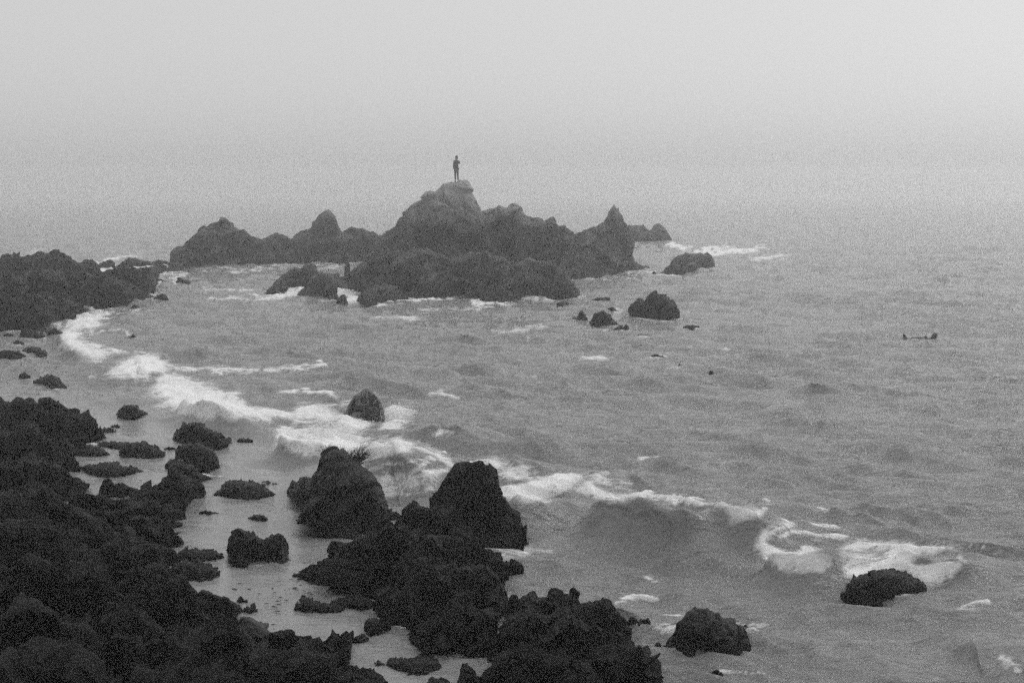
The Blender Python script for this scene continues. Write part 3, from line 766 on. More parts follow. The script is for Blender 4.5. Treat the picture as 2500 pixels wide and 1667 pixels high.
for lab, z, t, b in [
 ('low rock by the shelf point, nearest the shelf of two', 'A', [(985,490),(1000,470),(1030,478),(1060,490),(1065,500)], [(985,496),(1065,505)]),
 ('low rock by the shelf point, with a flat tail towards the open cove', 'A', [(1120,500),(1135,470),(1150,460),(1170,480),(1235,492)], [(1120,508),(1190,510),(1235,498)]),
 ('triangular rock just off the tip of the shelf', 'A', [(975,600),(1005,585),(1035,568),(1060,580),(1078,605)], [(975,606),(1035,614),(1078,610)]),
 ('small rock awash below the shelf beside the surf', 'A', [(830,660),(860,638),(890,650)], [(830,668),(890,666)]),
 ('small ridged rock in the swirling water inside the surf', 'A', [(795,868),(830,845),(850,825),(865,840),(868,858)], [(795,874),(868,866)]),
 ('ragged rock at the shelf foot where the surf begins', 'A', [(125,830),(140,800),(180,795),(230,810),(280,830),(300,845)], [(125,845),(200,862),(300,855)]),
 ('blunt rock at the shelf foot touching the surf', 'A', [(300,835),(310,800),(350,793),(390,810),(400,850)], [(300,850),(360,856),(400,856)]),
 ('small flat rock nearest the left edge below the shelf', 'A', [(20,830),(50,818),(85,828)], [(20,838),(60,846),(85,836)]),
 ('small rock between the shelf foot and the long flat rocks', 'A', [(80,880),(110,862),(155,880)], [(80,888),(120,896),(155,888)]),
 ('long flat rock sloping down to the right below the shelf', 'A', [(140,930),(180,910),(230,915),(280,930),(308,950)], [(140,935),(200,952),(260,965),(308,956)]),
 ('flat topped rock cut by the left edge below the shelf', 'A', [(-60,960),(0,940),(60,932),(130,940),(158,960)], [(-60,1000),(60,1002),(130,995),(158,970)]),
 ('small low rock above the humped rock in the quiet water', 'A', [(120,1090),(150,1070),(195,1090)], [(120,1100),(160,1112),(195,1102)]),
 ('long humped rock lying in the quiet water behind the near shore', 'A', [(210,1122),(270,1108),(300,1095),(330,1085),(360,1105),(400,1140),(425,1165)], [(210,1132),(300,1150),(370,1185),(425,1178)]),
 ('faint low rock awash between the surf and the long humped rock', 'A', [(550,1090),(575,1076),(610,1085)], [(550,1100),(610,1098)]),
 ('oval dark rock alone in the quiet water inside the surf', 'D', [(940,208),(980,165),(1010,140),(1060,138),(1110,145),(1160,175),(1210,212)], [(940,215),(1000,245),(1100,255),(1210,222)]),
 ('low ragged rock just below the foaming end of the surf', 'D', [(1790,290),(1850,275),(1900,258),(1960,265),(2010,270),(2035,295)], [(1790,298),(1850,320),(1960,328),(2035,312)]),
 ('flat sliver of rock to the right of the twin humped rocks', 'D', [(1930,418),(1990,405),(2060,412)], [(1930,424),(1990,432),(2060,420)]),
]:
    boulder(lab, z, t, b, name='rock')

# --- near shore on the left, from far to near
crags('shore_outcrop', 'black headland of jumbled rock on the left shore, lit by the pale cove behind', 'outcrop', [
 ('D', [(-300,200),(-50,150),(20,120),(100,105),(160,88),(220,95),(280,115),(300,180),(300,300)], [(-300,420),(0,420),(300,400)], dict(rough=.6)),
 ('D', [(180,300),(290,150),(320,105),(360,82),(400,68),(450,88),(490,120),(540,152),(610,148),(655,180),(680,230),(720,270),(735,330),(800,400)], [(180,520),(450,520),(640,470),(740,435),(800,420)], dict(rough=.55, tf=.3, dens=1.2)),
 ('D', [(650,330),(700,270),(745,250),(790,258),(812,290),(790,330),(800,370),(870,405)], [(650,450),(740,432),(870,410)], dict(rough=.6)),
 ('D', [(-300,420),(0,350),(200,330),(400,380),(520,450),(590,540),(630,600),(640,640)], [(-300,760),(200,740),(500,690),(590,660),(640,645)], dict(rough=.7, tf=.25)),
], mat=ROCKB)
crags('shore_outcrop', 'black tumbled outcrop below the headland, a tooth of rock jutting into the pools', 'outcrop', [
 ('D', [(-300,640),(100,560),(350,580),(500,640),(570,700),(600,720),(650,745),(705,770)], [(-300,1000),(300,960),(560,900),(635,855),(670,805),(705,785)], dict(rough=.8, tf=.25)),
 ('D', [(560,900),(640,855),(690,832),(740,850),(800,860),(900,890),(1000,905),(1100,895),(1200,875),(1300,930),(1400,1000)], [(560,1250),(900,1240),(1200,1180),(1400,1100)], dict(rough=.8, tf=.2)),
 ('D', [(800,860),(815,800),(850,740),(880,718),(905,730),(920,770),(960,775)], [(800,880),(900,890),(960,880)], dict(rough=.5)),
 ('D', [(900,790),(960,765),(1010,770),(1060,790),(1110,810),(1145,840)], [(900,885),(1000,890),(1080,880),(1145,850)], dict(rough=.5)),
 ('D', [(700,1100),(820,1020),(900,985),(1000,990),(1100,935),(1180,940),(1250,915),(1320,950),(1400,940),(1470,975)], [(700,1250),(1000,1300),(1250,1240),(1380,1130),(1412,1060),(1470,985)], dict(rough=.9, tf=.25)),
 ('D', [(760,1230),(880,1110),(980,1090),(1100,1030),(1180,1060),(1260,1040),(1340,1060),(1400,1095),(1425,1160),(1445,1210)], [(760,1400),(1000,1400),(1250,1340),(1370,1305),(1445,1275)], dict(rough=.9, tf=.25)),
 ('D', [(1380,1240),(1420,1200),(1450,1190),(1480,1215),(1500,1245)], [(1380,1290),(1450,1290),(1500,1255)], dict(rough=.5)),
 ('D', [(-300,1000),(0,900),(250,820),(450,850),(650,960),(850,1150),(950,1300)], [(-300,1450),(400,1450),(950,1400)], dict(rough=.9, tf=.25)),
], mat=ROCKB)
crags('rock_chain', 'chain of three dark rocks stepping from the quiet pool down to the black shore', 'rocks', [
 ('D', [(1172,885),(1240,815),(1300,770),(1330,725),(1370,705),(1400,640),(1470,600),(1560,630),(1610,655),(1632,760),(1650,810),(1672,855)], [(1172,900),(1300,960),(1400,990),(1470,975),(1560,920),(1672,862)], dict(rough=.6, tf=.3, dens=1.2)),
 ('D', [(1560,700),(1600,680),(1640,690),(1700,710),(1755,742)], [(1560,790),(1625,768),(1755,748)], dict(rough=.6, tf=.3)),
 ('D', [(1345,612),(1390,580),(1430,560),(1445,510),(1490,470),(1560,450),(1700,480),(1745,510),(1770,560),(1782,620),(1795,640)], [(1345,625),(1420,650),(1550,665),(1700,662),(1795,645)], dict(rough=.5, tf=.35)),
 ('D', [(1400,405),(1430,370),(1460,320),(1500,278),(1560,272),(1620,282),(1680,315),(1740,350),(1800,358),(1840,390),(1892,440)], [(1400,412),(1500,450),(1640,490),(1790,495),(1892,448)], dict(rough=.5, tf=.35, dens=1.2)),
])
for lab, z, t, b, kw in [
 ('pair of flat overlapping rocks beside the headland, the smaller one nearest the shore', 'D', [(590,500),(650,470),(720,460),(780,470),(840,500),(895,525)], [(590,530),(700,548),(820,545),(895,530)], {}),
 ('thin dark shelf of rock reaching from the headland towards the oblong rock', 'D', [(790,450),(850,438),(960,435),(1050,442),(1080,460)], [(790,458),(900,478),(1000,488),(1080,480)], {}),
 ('oblong flat black rock, the largest in the pool beside the headland', 'D', [(970,520),(980,480),(1040,450),(1100,440),(1170,440),(1210,465),(1270,480),(1310,500),(1345,525)], [(970,535),(1020,550),(1150,552),(1280,556),(1345,535)], {}),
 ('long low black rock with a notched back, below the oblong flat rock', 'D', [(655,635),(700,628),(760,628),(830,618),(900,608),(960,612),(1000,640),(1060,640),(1110,648),(1170,668)], [(655,645),(720,695),(850,712),(1000,705),(1100,685),(1170,675)], {}),
 ('shadowy ledge of small rocks at the headland corner', 'D', [(800,340),(850,320),(900,315),(945,322),(930,345)], [(800,352),(870,360),(930,352)], {}),
 ('thin ledge of rock awash above the headland corner', 'D', [(900,300),(940,290),(975,296)], [(900,306),(975,302)], {}),
 ('thin sliver of rock between the oblong rock and the rock chain', 'D', [(1335,482),(1380,474),(1430,484)], [(1335,488),(1430,492)], {}),
 ('wedge shaped flat rock in the pool between the rock chain and the great boulder', 'D', [(1740,855),(1790,825),(1830,775),(1870,758),(1980,768),(2080,775),(2150,800),(2200,830),(2250,855)], [(1740,865),(1870,885),(2000,890),(2120,885),(2250,862)], dict(rough=.6)),
 ('low flat rock between the wedge shaped rock and the great boulder', 'D', [(2090,760),(2130,740),(2200,748),(2250,765),(2310,775)], [(2090,768),(2170,795),(2260,798),(2310,782)], {}),
 ('ragged low rock nearest the surf beside the great boulder', 'E', [(215,885),(270,872),(320,855),(360,870),(400,865),(445,868)], [(215,892),(330,905),(400,890),(445,878)], {}),
 ('thin dark stone lying in the calm pool beside the outcrop', 'D', [(1620,1002),(1690,994),(1780,1004)], [(1620,1008),(1700,1012),(1780,1010)], {}),
 ('spindle shaped stone in the middle of the calm pool', 'D', [(2020,1042),(2080,1030),(2140,1024),(2182,1052)], [(2020,1050),(2100,1068),(2160,1072),(2182,1060)], {}),
 ('horned black rock with two peaks and a saddle, alone in the calm pool', 'H', [(1870,385),(1900,355),(1940,325),(1970,314),(2010,330),(2060,355),(2100,395),(2160,390),(2220,365),(2280,338),(2320,352),(2350,400),(2362,470)], [(1870,540),(1900,575),(2000,605),(2200,600),(2320,580),(2362,520)], dict(rough=.5, tf=.25, dens=1.3)),
 ('long flat black rock touching the outcrop, upper of two overlapping', 'H', [(1440,520),(1500,485),(1600,488),(1760,498),(1810,520),(1845,545)], [(1440,560),(1600,590),(1760,580),(1845,552)], {}),
 ('lens shaped black rock, lower of the two overlapping beside the outcrop', 'H', [(1380,640),(1450,595),(1560,590),(1690,605),(1760,640),(1822,680)], [(1380,720),(1500,745),(1640,740),(1760,720),(1822,690)], {}),
 ('small lens shaped stone just off the pointed shore ledge', 'H', [(1990,965),(2030,948),(2070,948),(2112,965)], [(1990,975),(2050,988),(2112,972)], {}),
 ('thin floating sliver of stone above the small lens shaped stone', 'H', [(1940,885),(1980,878),(2030,886)], [(1940,892),(2030,893)], {}),
 ('spindle shaped rock with a foam curl, left of the great outcrop', 'I', [(365,692),(430,668),(500,650),(560,645),(640,648),(680,675),(705,715)], [(365,700),(450,728),(540,755),(640,762),(705,728)], {}),
 ('ragged double rock lying across the calm channel', 'I', [(395,955),(435,940),(430,895),(470,878),(530,895),(600,920),(700,925),(770,935),(808,950)], [(395,962),(500,980),(640,988),(760,978),(808,962)], {}),
 ('brushy low rock against the foot of the great outcrop', 'I', [(690,905),(760,885),(860,865),(950,862),(1010,885),(1060,915)], [(690,920),(800,940),(950,955),(1060,935)], {}),
 ('egg shaped boulder with a pointed tail in the calm channel', 'I', [(968,1110),(975,1065),(1010,1042),(1060,1042),(1110,1060),(1150,1085),(1190,1102)], [(968,1130),(1020,1165),(1090,1160),(1190,1112)], dict(rough=.4)),
 ('narrow lens shaped stone by the forked crag at the water edge', 'I', [(870,1215),(910,1190),(960,1178),(1008,1195)], [(870,1240),(930,1242),(1008,1205)], {}),
 ('peanut shaped flat rock in the near channel, the nearest flat rock', 'I', [(1150,1410),(1180,1380),(1240,1375),(1320,1385),(1400,1375),(1460,1368),(1520,1372),(1570,1395),(1605,1425)], [(1150,1440),(1210,1470),(1320,1495),(1400,1520),(1480,1500),(1605,1440)], dict(rough=.6)),
 ('tiny stone beside the peanut shaped flat rock', 'I', [(1055,1420),(1090,1404),(1140,1415)], [(1055,1428),(1140,1426)], {}),
]:
    boulder(lab, z, t, b, name='rock', **kw)

boulder('great rounded boulder with a tufted summit, surf breaking right behind it', 'E',
        [(335,1025),(370,975),(420,920),(470,890),(530,880),(580,830),(610,770),(640,710),(680,680),(720,655),(780,665),(830,705),(860,760),(910,775),(980,820),(1030,880),(1080,950),(1120,1020),(1145,1090),(1160,1150),(1165,1200),(1160,1260)],
        [(335,1035),(380,1070),(430,1100),(450,1170),(480,1240),(540,1310),(620,1350),(760,1365),(900,1350),(1040,1330),(1160,1290)],
        name='great_boulder', tf=.42, rough=.2, q=.8, dens=1.3)

crags('great_outcrop', 'great central outcrop with a flat topped pillar leaning over the surf', 'outcrop', [
 ('E', [(1500,1090),(1520,1010),(1560,985),(1590,920),(1640,850),(1700,790),(1760,772),(1850,775),(1910,765),(1960,775),(2002,752),(2015,830),(2010,900),(2040,960),(2080,1030),(2140,1080),(2180,1130),(2240,1180),(2268,1230),(2262,1290),(2285,1350),(2292,1420),(2262,1450)],
       [(1500,1420),(1800,1440),(2000,1470),(2120,1480),(2200,1470),(2292,1440)], dict(name='pillar', rough=.35, tf=.3, dens=1.3)),
 ('I', [(1165,215),(1200,170),(1235,160),(1265,190),(1290,190)], [(1165,260),(1290,260)], dict(rough=.4)),
 ('I', [(1170,330),(1240,220),(1290,180),(1320,115),(1380,112),(1450,105),(1530,110),(1650,160),(1780,260),(1900,400)], [(1170,560),(1500,600),(1900,560)], dict(rough=.7, tf=.25)),
 ('I', [(598,592),(660,560),(720,530),(740,480),(790,420),(850,385),(950,355),(1050,300),(1150,230),(1250,250),(1350,330),(1450,480),(1550,700)], [(598,600),(680,650),(730,730),(830,790),(950,850),(1200,880),(1550,860)], dict(rough=.75, tf=.3, dens=1.2)),
 ('I', [(1250,700),(1320,520),(1450,400),(1600,340),(1800,380),(1950,400),(2000,440),(2060,500),(2140,560),(2150,620),(2110,680)], [(1250,900),(1600,900),(1900,760),(2110,690)], dict(rough=.75, tf=.25, dens=1.2)),
 ('I', [(1040,900),(1100,860),(1200,830),(1300,790),(1420,640),(1500,595),(1620,610),(1800,590),(1960,640),(2050,700),(2100,760),(2140,830),(2150,880)], [(1040,950),(1080,1030),(1250,1080),(1500,1090),(1800,1100),(2150,960)], dict(rough=.8, tf=.25, dens=1.2)),
 ('I', [(1360,1130),(1450,1060),(1600,1000),(1750,940),(1950,960),(2060,1060)], [(1360,1180),(1420,1250),(1490,1320),(1600,1340),(1800,1335),(2060,1320)], dict(rough=.8, tf=.25)),
 ('I', [(2130,600),(2170,570),(2205,552),(2240,580),(2280,625)], [(2130,640),(2200,650),(2280,632)], dict(rough=.5)),
], mat=ROCKB)

crags('shore_ridge', 'craggy black ridge along the bottom of the scene with knobbly summits and open water beyond', 'outcrop', [
 ('J', [(405,420),(415,300),(440,268),(470,270),(490,300),(500,330),(520,420)], [(405,450),(520,450)], dict(rough=.5)),
 ('J', [(480,420),(500,318),(560,305),(640,300),(700,260),(720,228),(760,225),(800,245),(840,265),(870,270),(880,245),(892,270),(915,280),(925,330),(955,360),(1050,440),(1130,560)], [(480,620),(800,640),(1130,600)], dict(rough=.6, tf=.25, dens=1.3)),
 ('J', [(840,470),(930,370),(970,345),(1020,315),(1060,305),(1115,310),(1140,350),(1170,395),(1215,425),(1255,455),(1280,495),(1300,525)], [(840,640),(1050,620),(1200,600),(1260,560),(1300,530)], dict(rough=.55, tf=.3, dens=1.2)),
 ('J', [(240,640),(330,520),(450,440),(600,400),(800,430),(950,480),(1100,560),(1220,620)], [(240,700),(245,760),(600,900),(1220,900)], dict(rough=.8, tf=.2, dens=1.1)),
 ('J', [(900,800),(1000,700),(1100,640),(1180,620),(1225,608),(1270,630),(1330,635),(1370,632),(1395,660),(1400,710),(1430,760),(1460,790),(1480,840),(1500,910)], [(900,1000),(1200,1000),(1400,980),(1500,950)], dict(rough=.6, tf=.3, dens=1.2)),
 ('J', [(210,860),(300,760),(450,690),(650,680),(850,720),(1000,800),(1100,900)], [(210,1060),(600,1080),(1100,1080)], dict(rough=.8, tf=.25, dens=1.1)),
 ('J', [(40,910),(70,840),(90,760),(120,790),(160,800),(190,850),(240,870)], [(40,1000),(240,1000)], dict(rough=.5)),
], mat=ROCKB)
for lab, z, t, b in [
 ('low rock between the ridge tip and the block shaped stone', 'J', [(1265,460),(1290,440),(1325,438),(1345,460)], [(1265,470),(1345,475)]),
 ('block shaped stone at the end of the ridge point, foam on its back', 'J', [(1345,465),(1380,450),(1410,440),(1432,455),(1435,490)], [(1345,475),(1400,490),(1435,495)]),
 ('small low rock in the narrows left of the big dark boulder', 'J', [(1465,635),(1490,620),(1510,628)], [(1465,642),(1510,638)]),
 ('flat sliver of rock in the narrows below the small low rock', 'J', [(1440,668),(1480,660),(1500,668)], [(1440,674),(1500,674)]),
 ('small rock touching the left flank of the big dark boulder', 'J', [(1525,640),(1550,630),(1575,640)], [(1525,646),(1575,650)]),
 ('small round rock awash in front of the big dark boulder', 'J', [(1868,830),(1890,812),(1925,810),(1955,835)], [(1868,850),(1910,868),(1955,855)]),
 ('small dark rock beside the base of the big dark boulder', 'J', [(2140,730),(2165,720),(2205,735)], [(2140,742),(2205,742)]),
 ('ragged low stone behind the round rock at the big dark boulder foot', 'J', [(1960,765),(2030,745),(2150,760),(2130,790)], [(1960,775),(2050,800),(2110,805),(2130,798)]),
]:
    boulder(lab, z, t, b, name='stone')
boulder('big dark boulder with a stepped shoulder, near the bottom and ringed by thin foam', 'J',
        [(1552,625),(1590,590),(1610,530),(1630,475),(1680,430),(1730,388),(1790,378),(1840,380),(1870,410),(1895,435),(1945,432),(1985,460),(2020,490),(2060,520),(2085,510),(2120,545),(2160,590),(2198,628)],
        [(1552,640),(1570,690),(1640,730),(1720,755),(1840,765),(1950,760),(2080,745),(2150,720),(2198,635)], name='big_boulder', tf=.35, rough=.4, dens=1.3)
boulder('long low black rock with white surf pouring over behind it', 'G',
        [(915,905),(960,895),(965,850),(1000,810),(1060,780),(1130,785),(1150,745),(1175,745),(1185,755),(1240,742),(1330,750),(1390,765),(1440,790),(1500,810),(1550,845),(1555,865)],
        [(915,912),(980,935),(1080,948),(1200,942),(1330,920),(1450,895),(1555,875)], name='long_rock', tf=.28, rough=.45, dens=1.4)
boulder('wave washed pointed rock standing in the surf with foam streaming off both sides', 'E',
        [(780,396),(815,362),(840,318),(862,262),(905,208),(960,178),(990,172),(1030,200),(1070,235),(1090,260),(1110,310),(1128,370),(1130,440)],
        [(795,396),(880,350),(940,385),(1000,415),(1070,445),(1130,446)], name='washed_rock', tf=.4, rough=.15, dens=1.6, mat=WASHED)
boulder('small curved rock awash beside the long low black rock', 'G', [(735,815),(760,785),(795,775),(830,790),(838,810)], [(735,825),(790,828),(838,818)], name='small_rock')

# --- nearest shore
crags('near_shore', 'mass of black broken bedrock filling the nearest bottom corner, with a pale slanting slab on its seaward edge', 'outcrop', [
 ('H', [(-300,500),(0,300),(250,250),(500,330),(800,420),(1050,400),(1300,430),(1420,480),(1480,560)], [(-300,900),(600,880),(1200,760),(1480,600)], dict(rough=.9, tf=.2, mat=ROCKB)),
 ('H', [(900,800),(1100,640),(1280,600),(1360,560),(1400,640),(1420,740)], [(900,950),(1250,900),(1420,760)], dict(rough=.7, mat=ROCKB)),
 ('H', [(-300,900),(0,620),(300,540),(600,600),(850,700),(1050,850),(1200,1000)], [(-300,1300),(500,1300),(1200,1180)], dict(rough=.9, tf=.2, mat=ROCKB)),
 ('H', [(1100,1000),(1200,880),(1300,790),(1390,735),(1470,730),(1540,750),(1580,800),(1600,880),(1650,960)], [(1100,1200),(1450,1230),(1650,1150)], dict(rough=.6, tf=.25, mat=ROCKB)),
 ('H', [(1580,870),(1620,830),(1660,822),(1760,845),(1870,870),(1900,900),(1975,945)], [(1580,1120),(1700,1100),(1850,1060),(1935,1045),(1975,960)], dict(rough=.5, tf=.25, name='ledge')),
 ('H', [(650,1250),(800,1080),(950,980),(1100,990),(1250,1060),(1400,1190),(1480,1300)], [(650,1480),(1100,1500),(1480,1450)], dict(rough=.8, tf=.25, mat=ROCKB)),
 ('H', [(-300,1300),(0,1060),(250,960),(500,1000),(700,1120),(850,1300)], [(-300,1700),(400,1700),(850,1640)], dict(rough=.9, tf=.22, mat=ROCKB)),
 ('H', [(850,1480),(1000,1330),(1150,1250),(1350,1230),(1550,1230),(1700,1160),(1760,1120),(1900,1140),(2000,1200),(2150,1350),(2250,1500)], [(850,1760),(1500,1800),(2250,1760)], dict(rough=.7, tf=.22, mat=ROCKB, dens=1.1)),
 ('H', [(1920,1140),(1940,1080),(1970,1030),(2000,1010),(2050,1040),(2120,1090),(2190,1140),(2240,1170),(2300,1220),(2320,1280),(2300,1330)], [(1920,1330),(2100,1400),(2300,1380)], dict(rough=.28, tf=.3, mat=PALE, name='pale_slab', label='smooth paler slanting slab')),
 ('I', [(190,1160),(300,1158),(340,1140),(380,1140),(415,1170),(480,1195),(550,1220),(640,1215),(660,1190),(690,1175),(730,1180),(755,1205),(780,1180),(830,1135)], [(190,1420),(500,1500),(730,1480),(830,1400)], dict(rough=.5, tf=.25, mat=ROCKB)),
 ('I', [(740,1300),(760,1200),(800,1150),(825,1140),(845,1158),(878,1130),(886,1150)], [(740,1440),(800,1450),(850,1430),(858,1340),(866,1265),(880,1220),(886,1190)], dict(rough=.35, tf=.3, name='forked_crag', label='forked crag ending in two points')),
 ('H', [(-300,1620),(0,1420),(300,1330),(600,1340),(800,1440),(950,1600)], [(-300,2000),(950,2000)], dict(rough=.9, tf=.25, mat=ROCKB)),
 ('I', [(-100,1560),(50,1400),(200,1330),(400,1290),(560,1330),(680,1400),(740,1500),(850,1500),(980,1525),(1100,1545),(1165,1575)], [(-100,1800),(600,1800),(1165,1700)], dict(rough=.6, tf=.25, mat=ROCKB)),
 ('H', [(700,1800),(900,1620),(1200,1480),(1500,1420),(1750,1450),(1950,1530),(2150,1650)], [(700,2050),(1500,2050),(2150,2000)], dict(rough=.8, tf=.25, mat=ROCKB)),
])
boulder('small rounded rock cut off by the lower edge between the channel and the arch stone', 'I', [(1480,1575),(1520,1535),(1560,1528),(1620,1535),(1680,1570)], [(1480,1640),(1680,1640)], name='rock')
boulder('small dark stone in foamy water at the forked crag foot', 'I', [(835,1500),(850,1480),(880,1485),(912,1510)], [(835,1515),(912,1522)], name='rock')

build_sea()      # last of the setting, so that the swash can follow the rocks' waterlines
# ------------------------------------------------------------------ skin figures
def skin_mesh(name, verts, edges, radii, mat, parent, loc=(0, 0, 0), sub=2, root=0):
    me = bpy.data.meshes.new(name)
    me.from_pydata([Vector(v) for v in verts], edges, [])
    me.update()
    o = bpy.data.objects.new(name, me)
    COL.objects.link(o)
    me.materials.append(mat)
    sk = o.modifiers.new('skin', 'SKIN'); sk.use_smooth_shade = True
    sv = me.skin_vertices[0].data if me.skin_vertices else None
    if sv is None:
        me.skin_vertices  # layer is made with the modifier
    for i, r in enumerate(radii):
        rr = r if isinstance(r, tuple) else (r, r)
        me.skin_vertices[0].data[i].radius = rr
        me.skin_vertices[0].data[i].use_root = (i == root)
    ss = o.modifiers.new('subdivision', 'SUBSURF'); ss.levels = sub; ss.render_levels = sub
    # bake the modifiers so that the mesh is final
    dg = bpy.context.evaluated_depsgraph_get()
    ev = bpy.data.meshes.new_from_object(o.evaluated_get(dg))
    o.modifiers.clear()
    o.data = ev
    o.data.materials.clear(); o.data.materials.append(mat)
    if parent is not None: o.parent = parent
    o.location = loc
    return o

CLOTH = plain('dark_jacket', 0.07); TROUS = plain('dark_trousers', 0.10); SKINM = plain('skin', 0.3, .6); HAIR = plain('dark_hair', 0.02)

# person on the peak: feet at the summit; facing the open sea, weight on one leg
fx, fy = 800 + 762 / 2.4758, 350 + 243 / 2.4758
def summit():
    pk = [o for o in COL.objects if o.name.startswith('peak')][0]
    me = pk.data
    co = np.empty(len(me.vertices) * 3, np.float32); me.vertices.foreach_get('co', co); co = co.reshape(-1, 3)
    px, py = project(co[:, 0], co[:, 1], co[:, 2])
    m = (np.abs(px - fx) < 7)
    i = np.argmin(np.where(m, py, 1e9))
    return co[i]
sx, sy, sz = [float(v) for v in summit()]
pscale = (fy - 386.5) / FPX * sy / 1.72
per = empty('person', (sx, sy, sz - 0.04))
per.rotation_euler = (0, 0, math.radians(160))
per.scale = (pscale * .82, pscale * .82, pscale)
tag(per, 'person in a dark coat standing upright on the very top of the island peak', 'person')
bv = [(0,0,.93),(0,.0,1.08),(0,.01,1.25),(0,.0,1.42),(0,-.01,1.50),(0,.0,1.56),(0,.02,1.64),(0,.02,1.71),
      (-.10,0,.88),(-.12,.02,.50),(-.14,-.02,.09),(-.15,.12,.04),
      (.10,0,.88),(.12,-.03,.50),(.11,-.05,.09),(.12,.08,.04),
      (-.18,0,1.40),(-.33,.10,1.24),(-.20,.22,1.46),(-.12,.24,1.55),
      (.18,0,1.40),(.24,-.02,1.12),(.20,.10,.92),(.18,.15,.85)]
be = [(0,1),(1,2),(2,3),(3,4),(4,5),(5,6),(6,7),(0,8),(8,9),(9,10),(10,11),(0,12),(12,13),(13,14),(14,15),(3,16),(16,17),(17,18),(18,19),(3,20),(20,21),(21,22),(22,23)]
brd = [.14,.13,.15,.13,.06,.06,.095,.06,.09,.062,.045,.04,.09,.062,.045,.04,.06,.045,.035,.035,.06,.045,.035,.035]
skin_mesh('body', bv, be, brd, SKINM, per, (0, 0, 0))
cv = [(0,0,.78),(0,.0,.95),(0,.0,1.12),(0,.01,1.28),(0,.0,1.43),(-.19,0,1.41),(-.335,.10,1.23),(-.21,.21,1.43),(.19,0,1.41),(.255,-.02,1.12),(.21,.09,.94),(0,-.01,1.52)]
skin_mesh('coat', cv, [(0,1),(1,2),(2,3),(3,4),(4,5),(5,6),(6,7),(4,8),(8,9),(9,10),(4,11)], [(.19,.15),(.19,.155),(.175,.15),(.185,.16),(.16,.14),.08,.065,.055,.08,.065,.055,.075], CLOTH, per)
tv = [(0,0,.92),(-.10,0,.86),(-.12,.02,.50),(-.14,-.02,.12),(.10,0,.86),(.12,-.03,.50),(.11,-.05,.12)]
skin_mesh('trousers', tv, [(0,1),(1,2),(2,3),(0,4),(4,5),(5,6)], [.15,.11,.08,.065,.11,.08,.065], TROUS, per)
skin_mesh('hair', [(0,-.01,1.66),(0,.0,1.73),(0,-.04,1.60)], [(2,0),(0,1)], [.105,.085,.07], HAIR, per)
for sg in (-1, 1):
    bx = -.145 if sg < 0 else .115
    by = -.02 if sg < 0 else -.05
    skin_mesh('boot', [(bx, by - .04, .05), (bx, by + .06, .045), (bx, by + .17, .035)], [(0, 1), (1, 2)], [.06, .055, .045], CLOTH, per, sub=1)

# sea otter floating on its back, hind feet and head raised
FUR = plain('wet_fur', 0.03, .45, .5)
ox0, oy0 = on_plane(2206, 826); ox1, oy1 = on_plane(2284, 826)
L = float(ox1 - ox0)
ot = empty('sea_otter', (float(ox0 + ox1) / 2, float(oy0), 0.0))
tag(ot, 'dark sea otter floating on its back in open water, head and hind feet raised', 'otter')
k = L / 1.3
ov = [(-.60*k,0,-.02),(-.64*k,-.03,.09),(-.66*k,-.05,.19),(-.60*k,.08,.09),(-.60*k,.11,.17),(-.42*k,0,-.03),(-.2*k,0,-.02),(.0,0,-.01),(.2*k,0,-.03),(.40*k,0,-.05),(.53*k,0,.0),(.61*k,0,.10),(.63*k,-.02,.16),(.60*k,-.10,.18)]
oe = [(6,5),(5,0),(0,1),(1,2),(0,3),(3,4),(6,7),(7,8),(8,9),(9,10),(10,11),(11,12),(12,13)]
orr = [.07,.06,(.06,.035),.05,(.06,.03),.06,.08,.09,.08,.07,.09,.13,.11,.055]
skin_mesh('body', ov, oe, orr, FUR, ot, root=6)
for sg in (-1, 1):
    skin_mesh('paw', [(.22*k, sg*.10, .0), (.26*k, sg*.09, .06), (.30*k, sg*.05, .08)], [(0, 1), (1, 2)], [.045, .04, .03], FUR, ot, sub=1)
    skin_mesh('ear', [(.68*k, sg*.10, .19), (.70*k, sg*.13, .21)], [(0, 1)], [.025, .018], FUR, ot, sub=1)

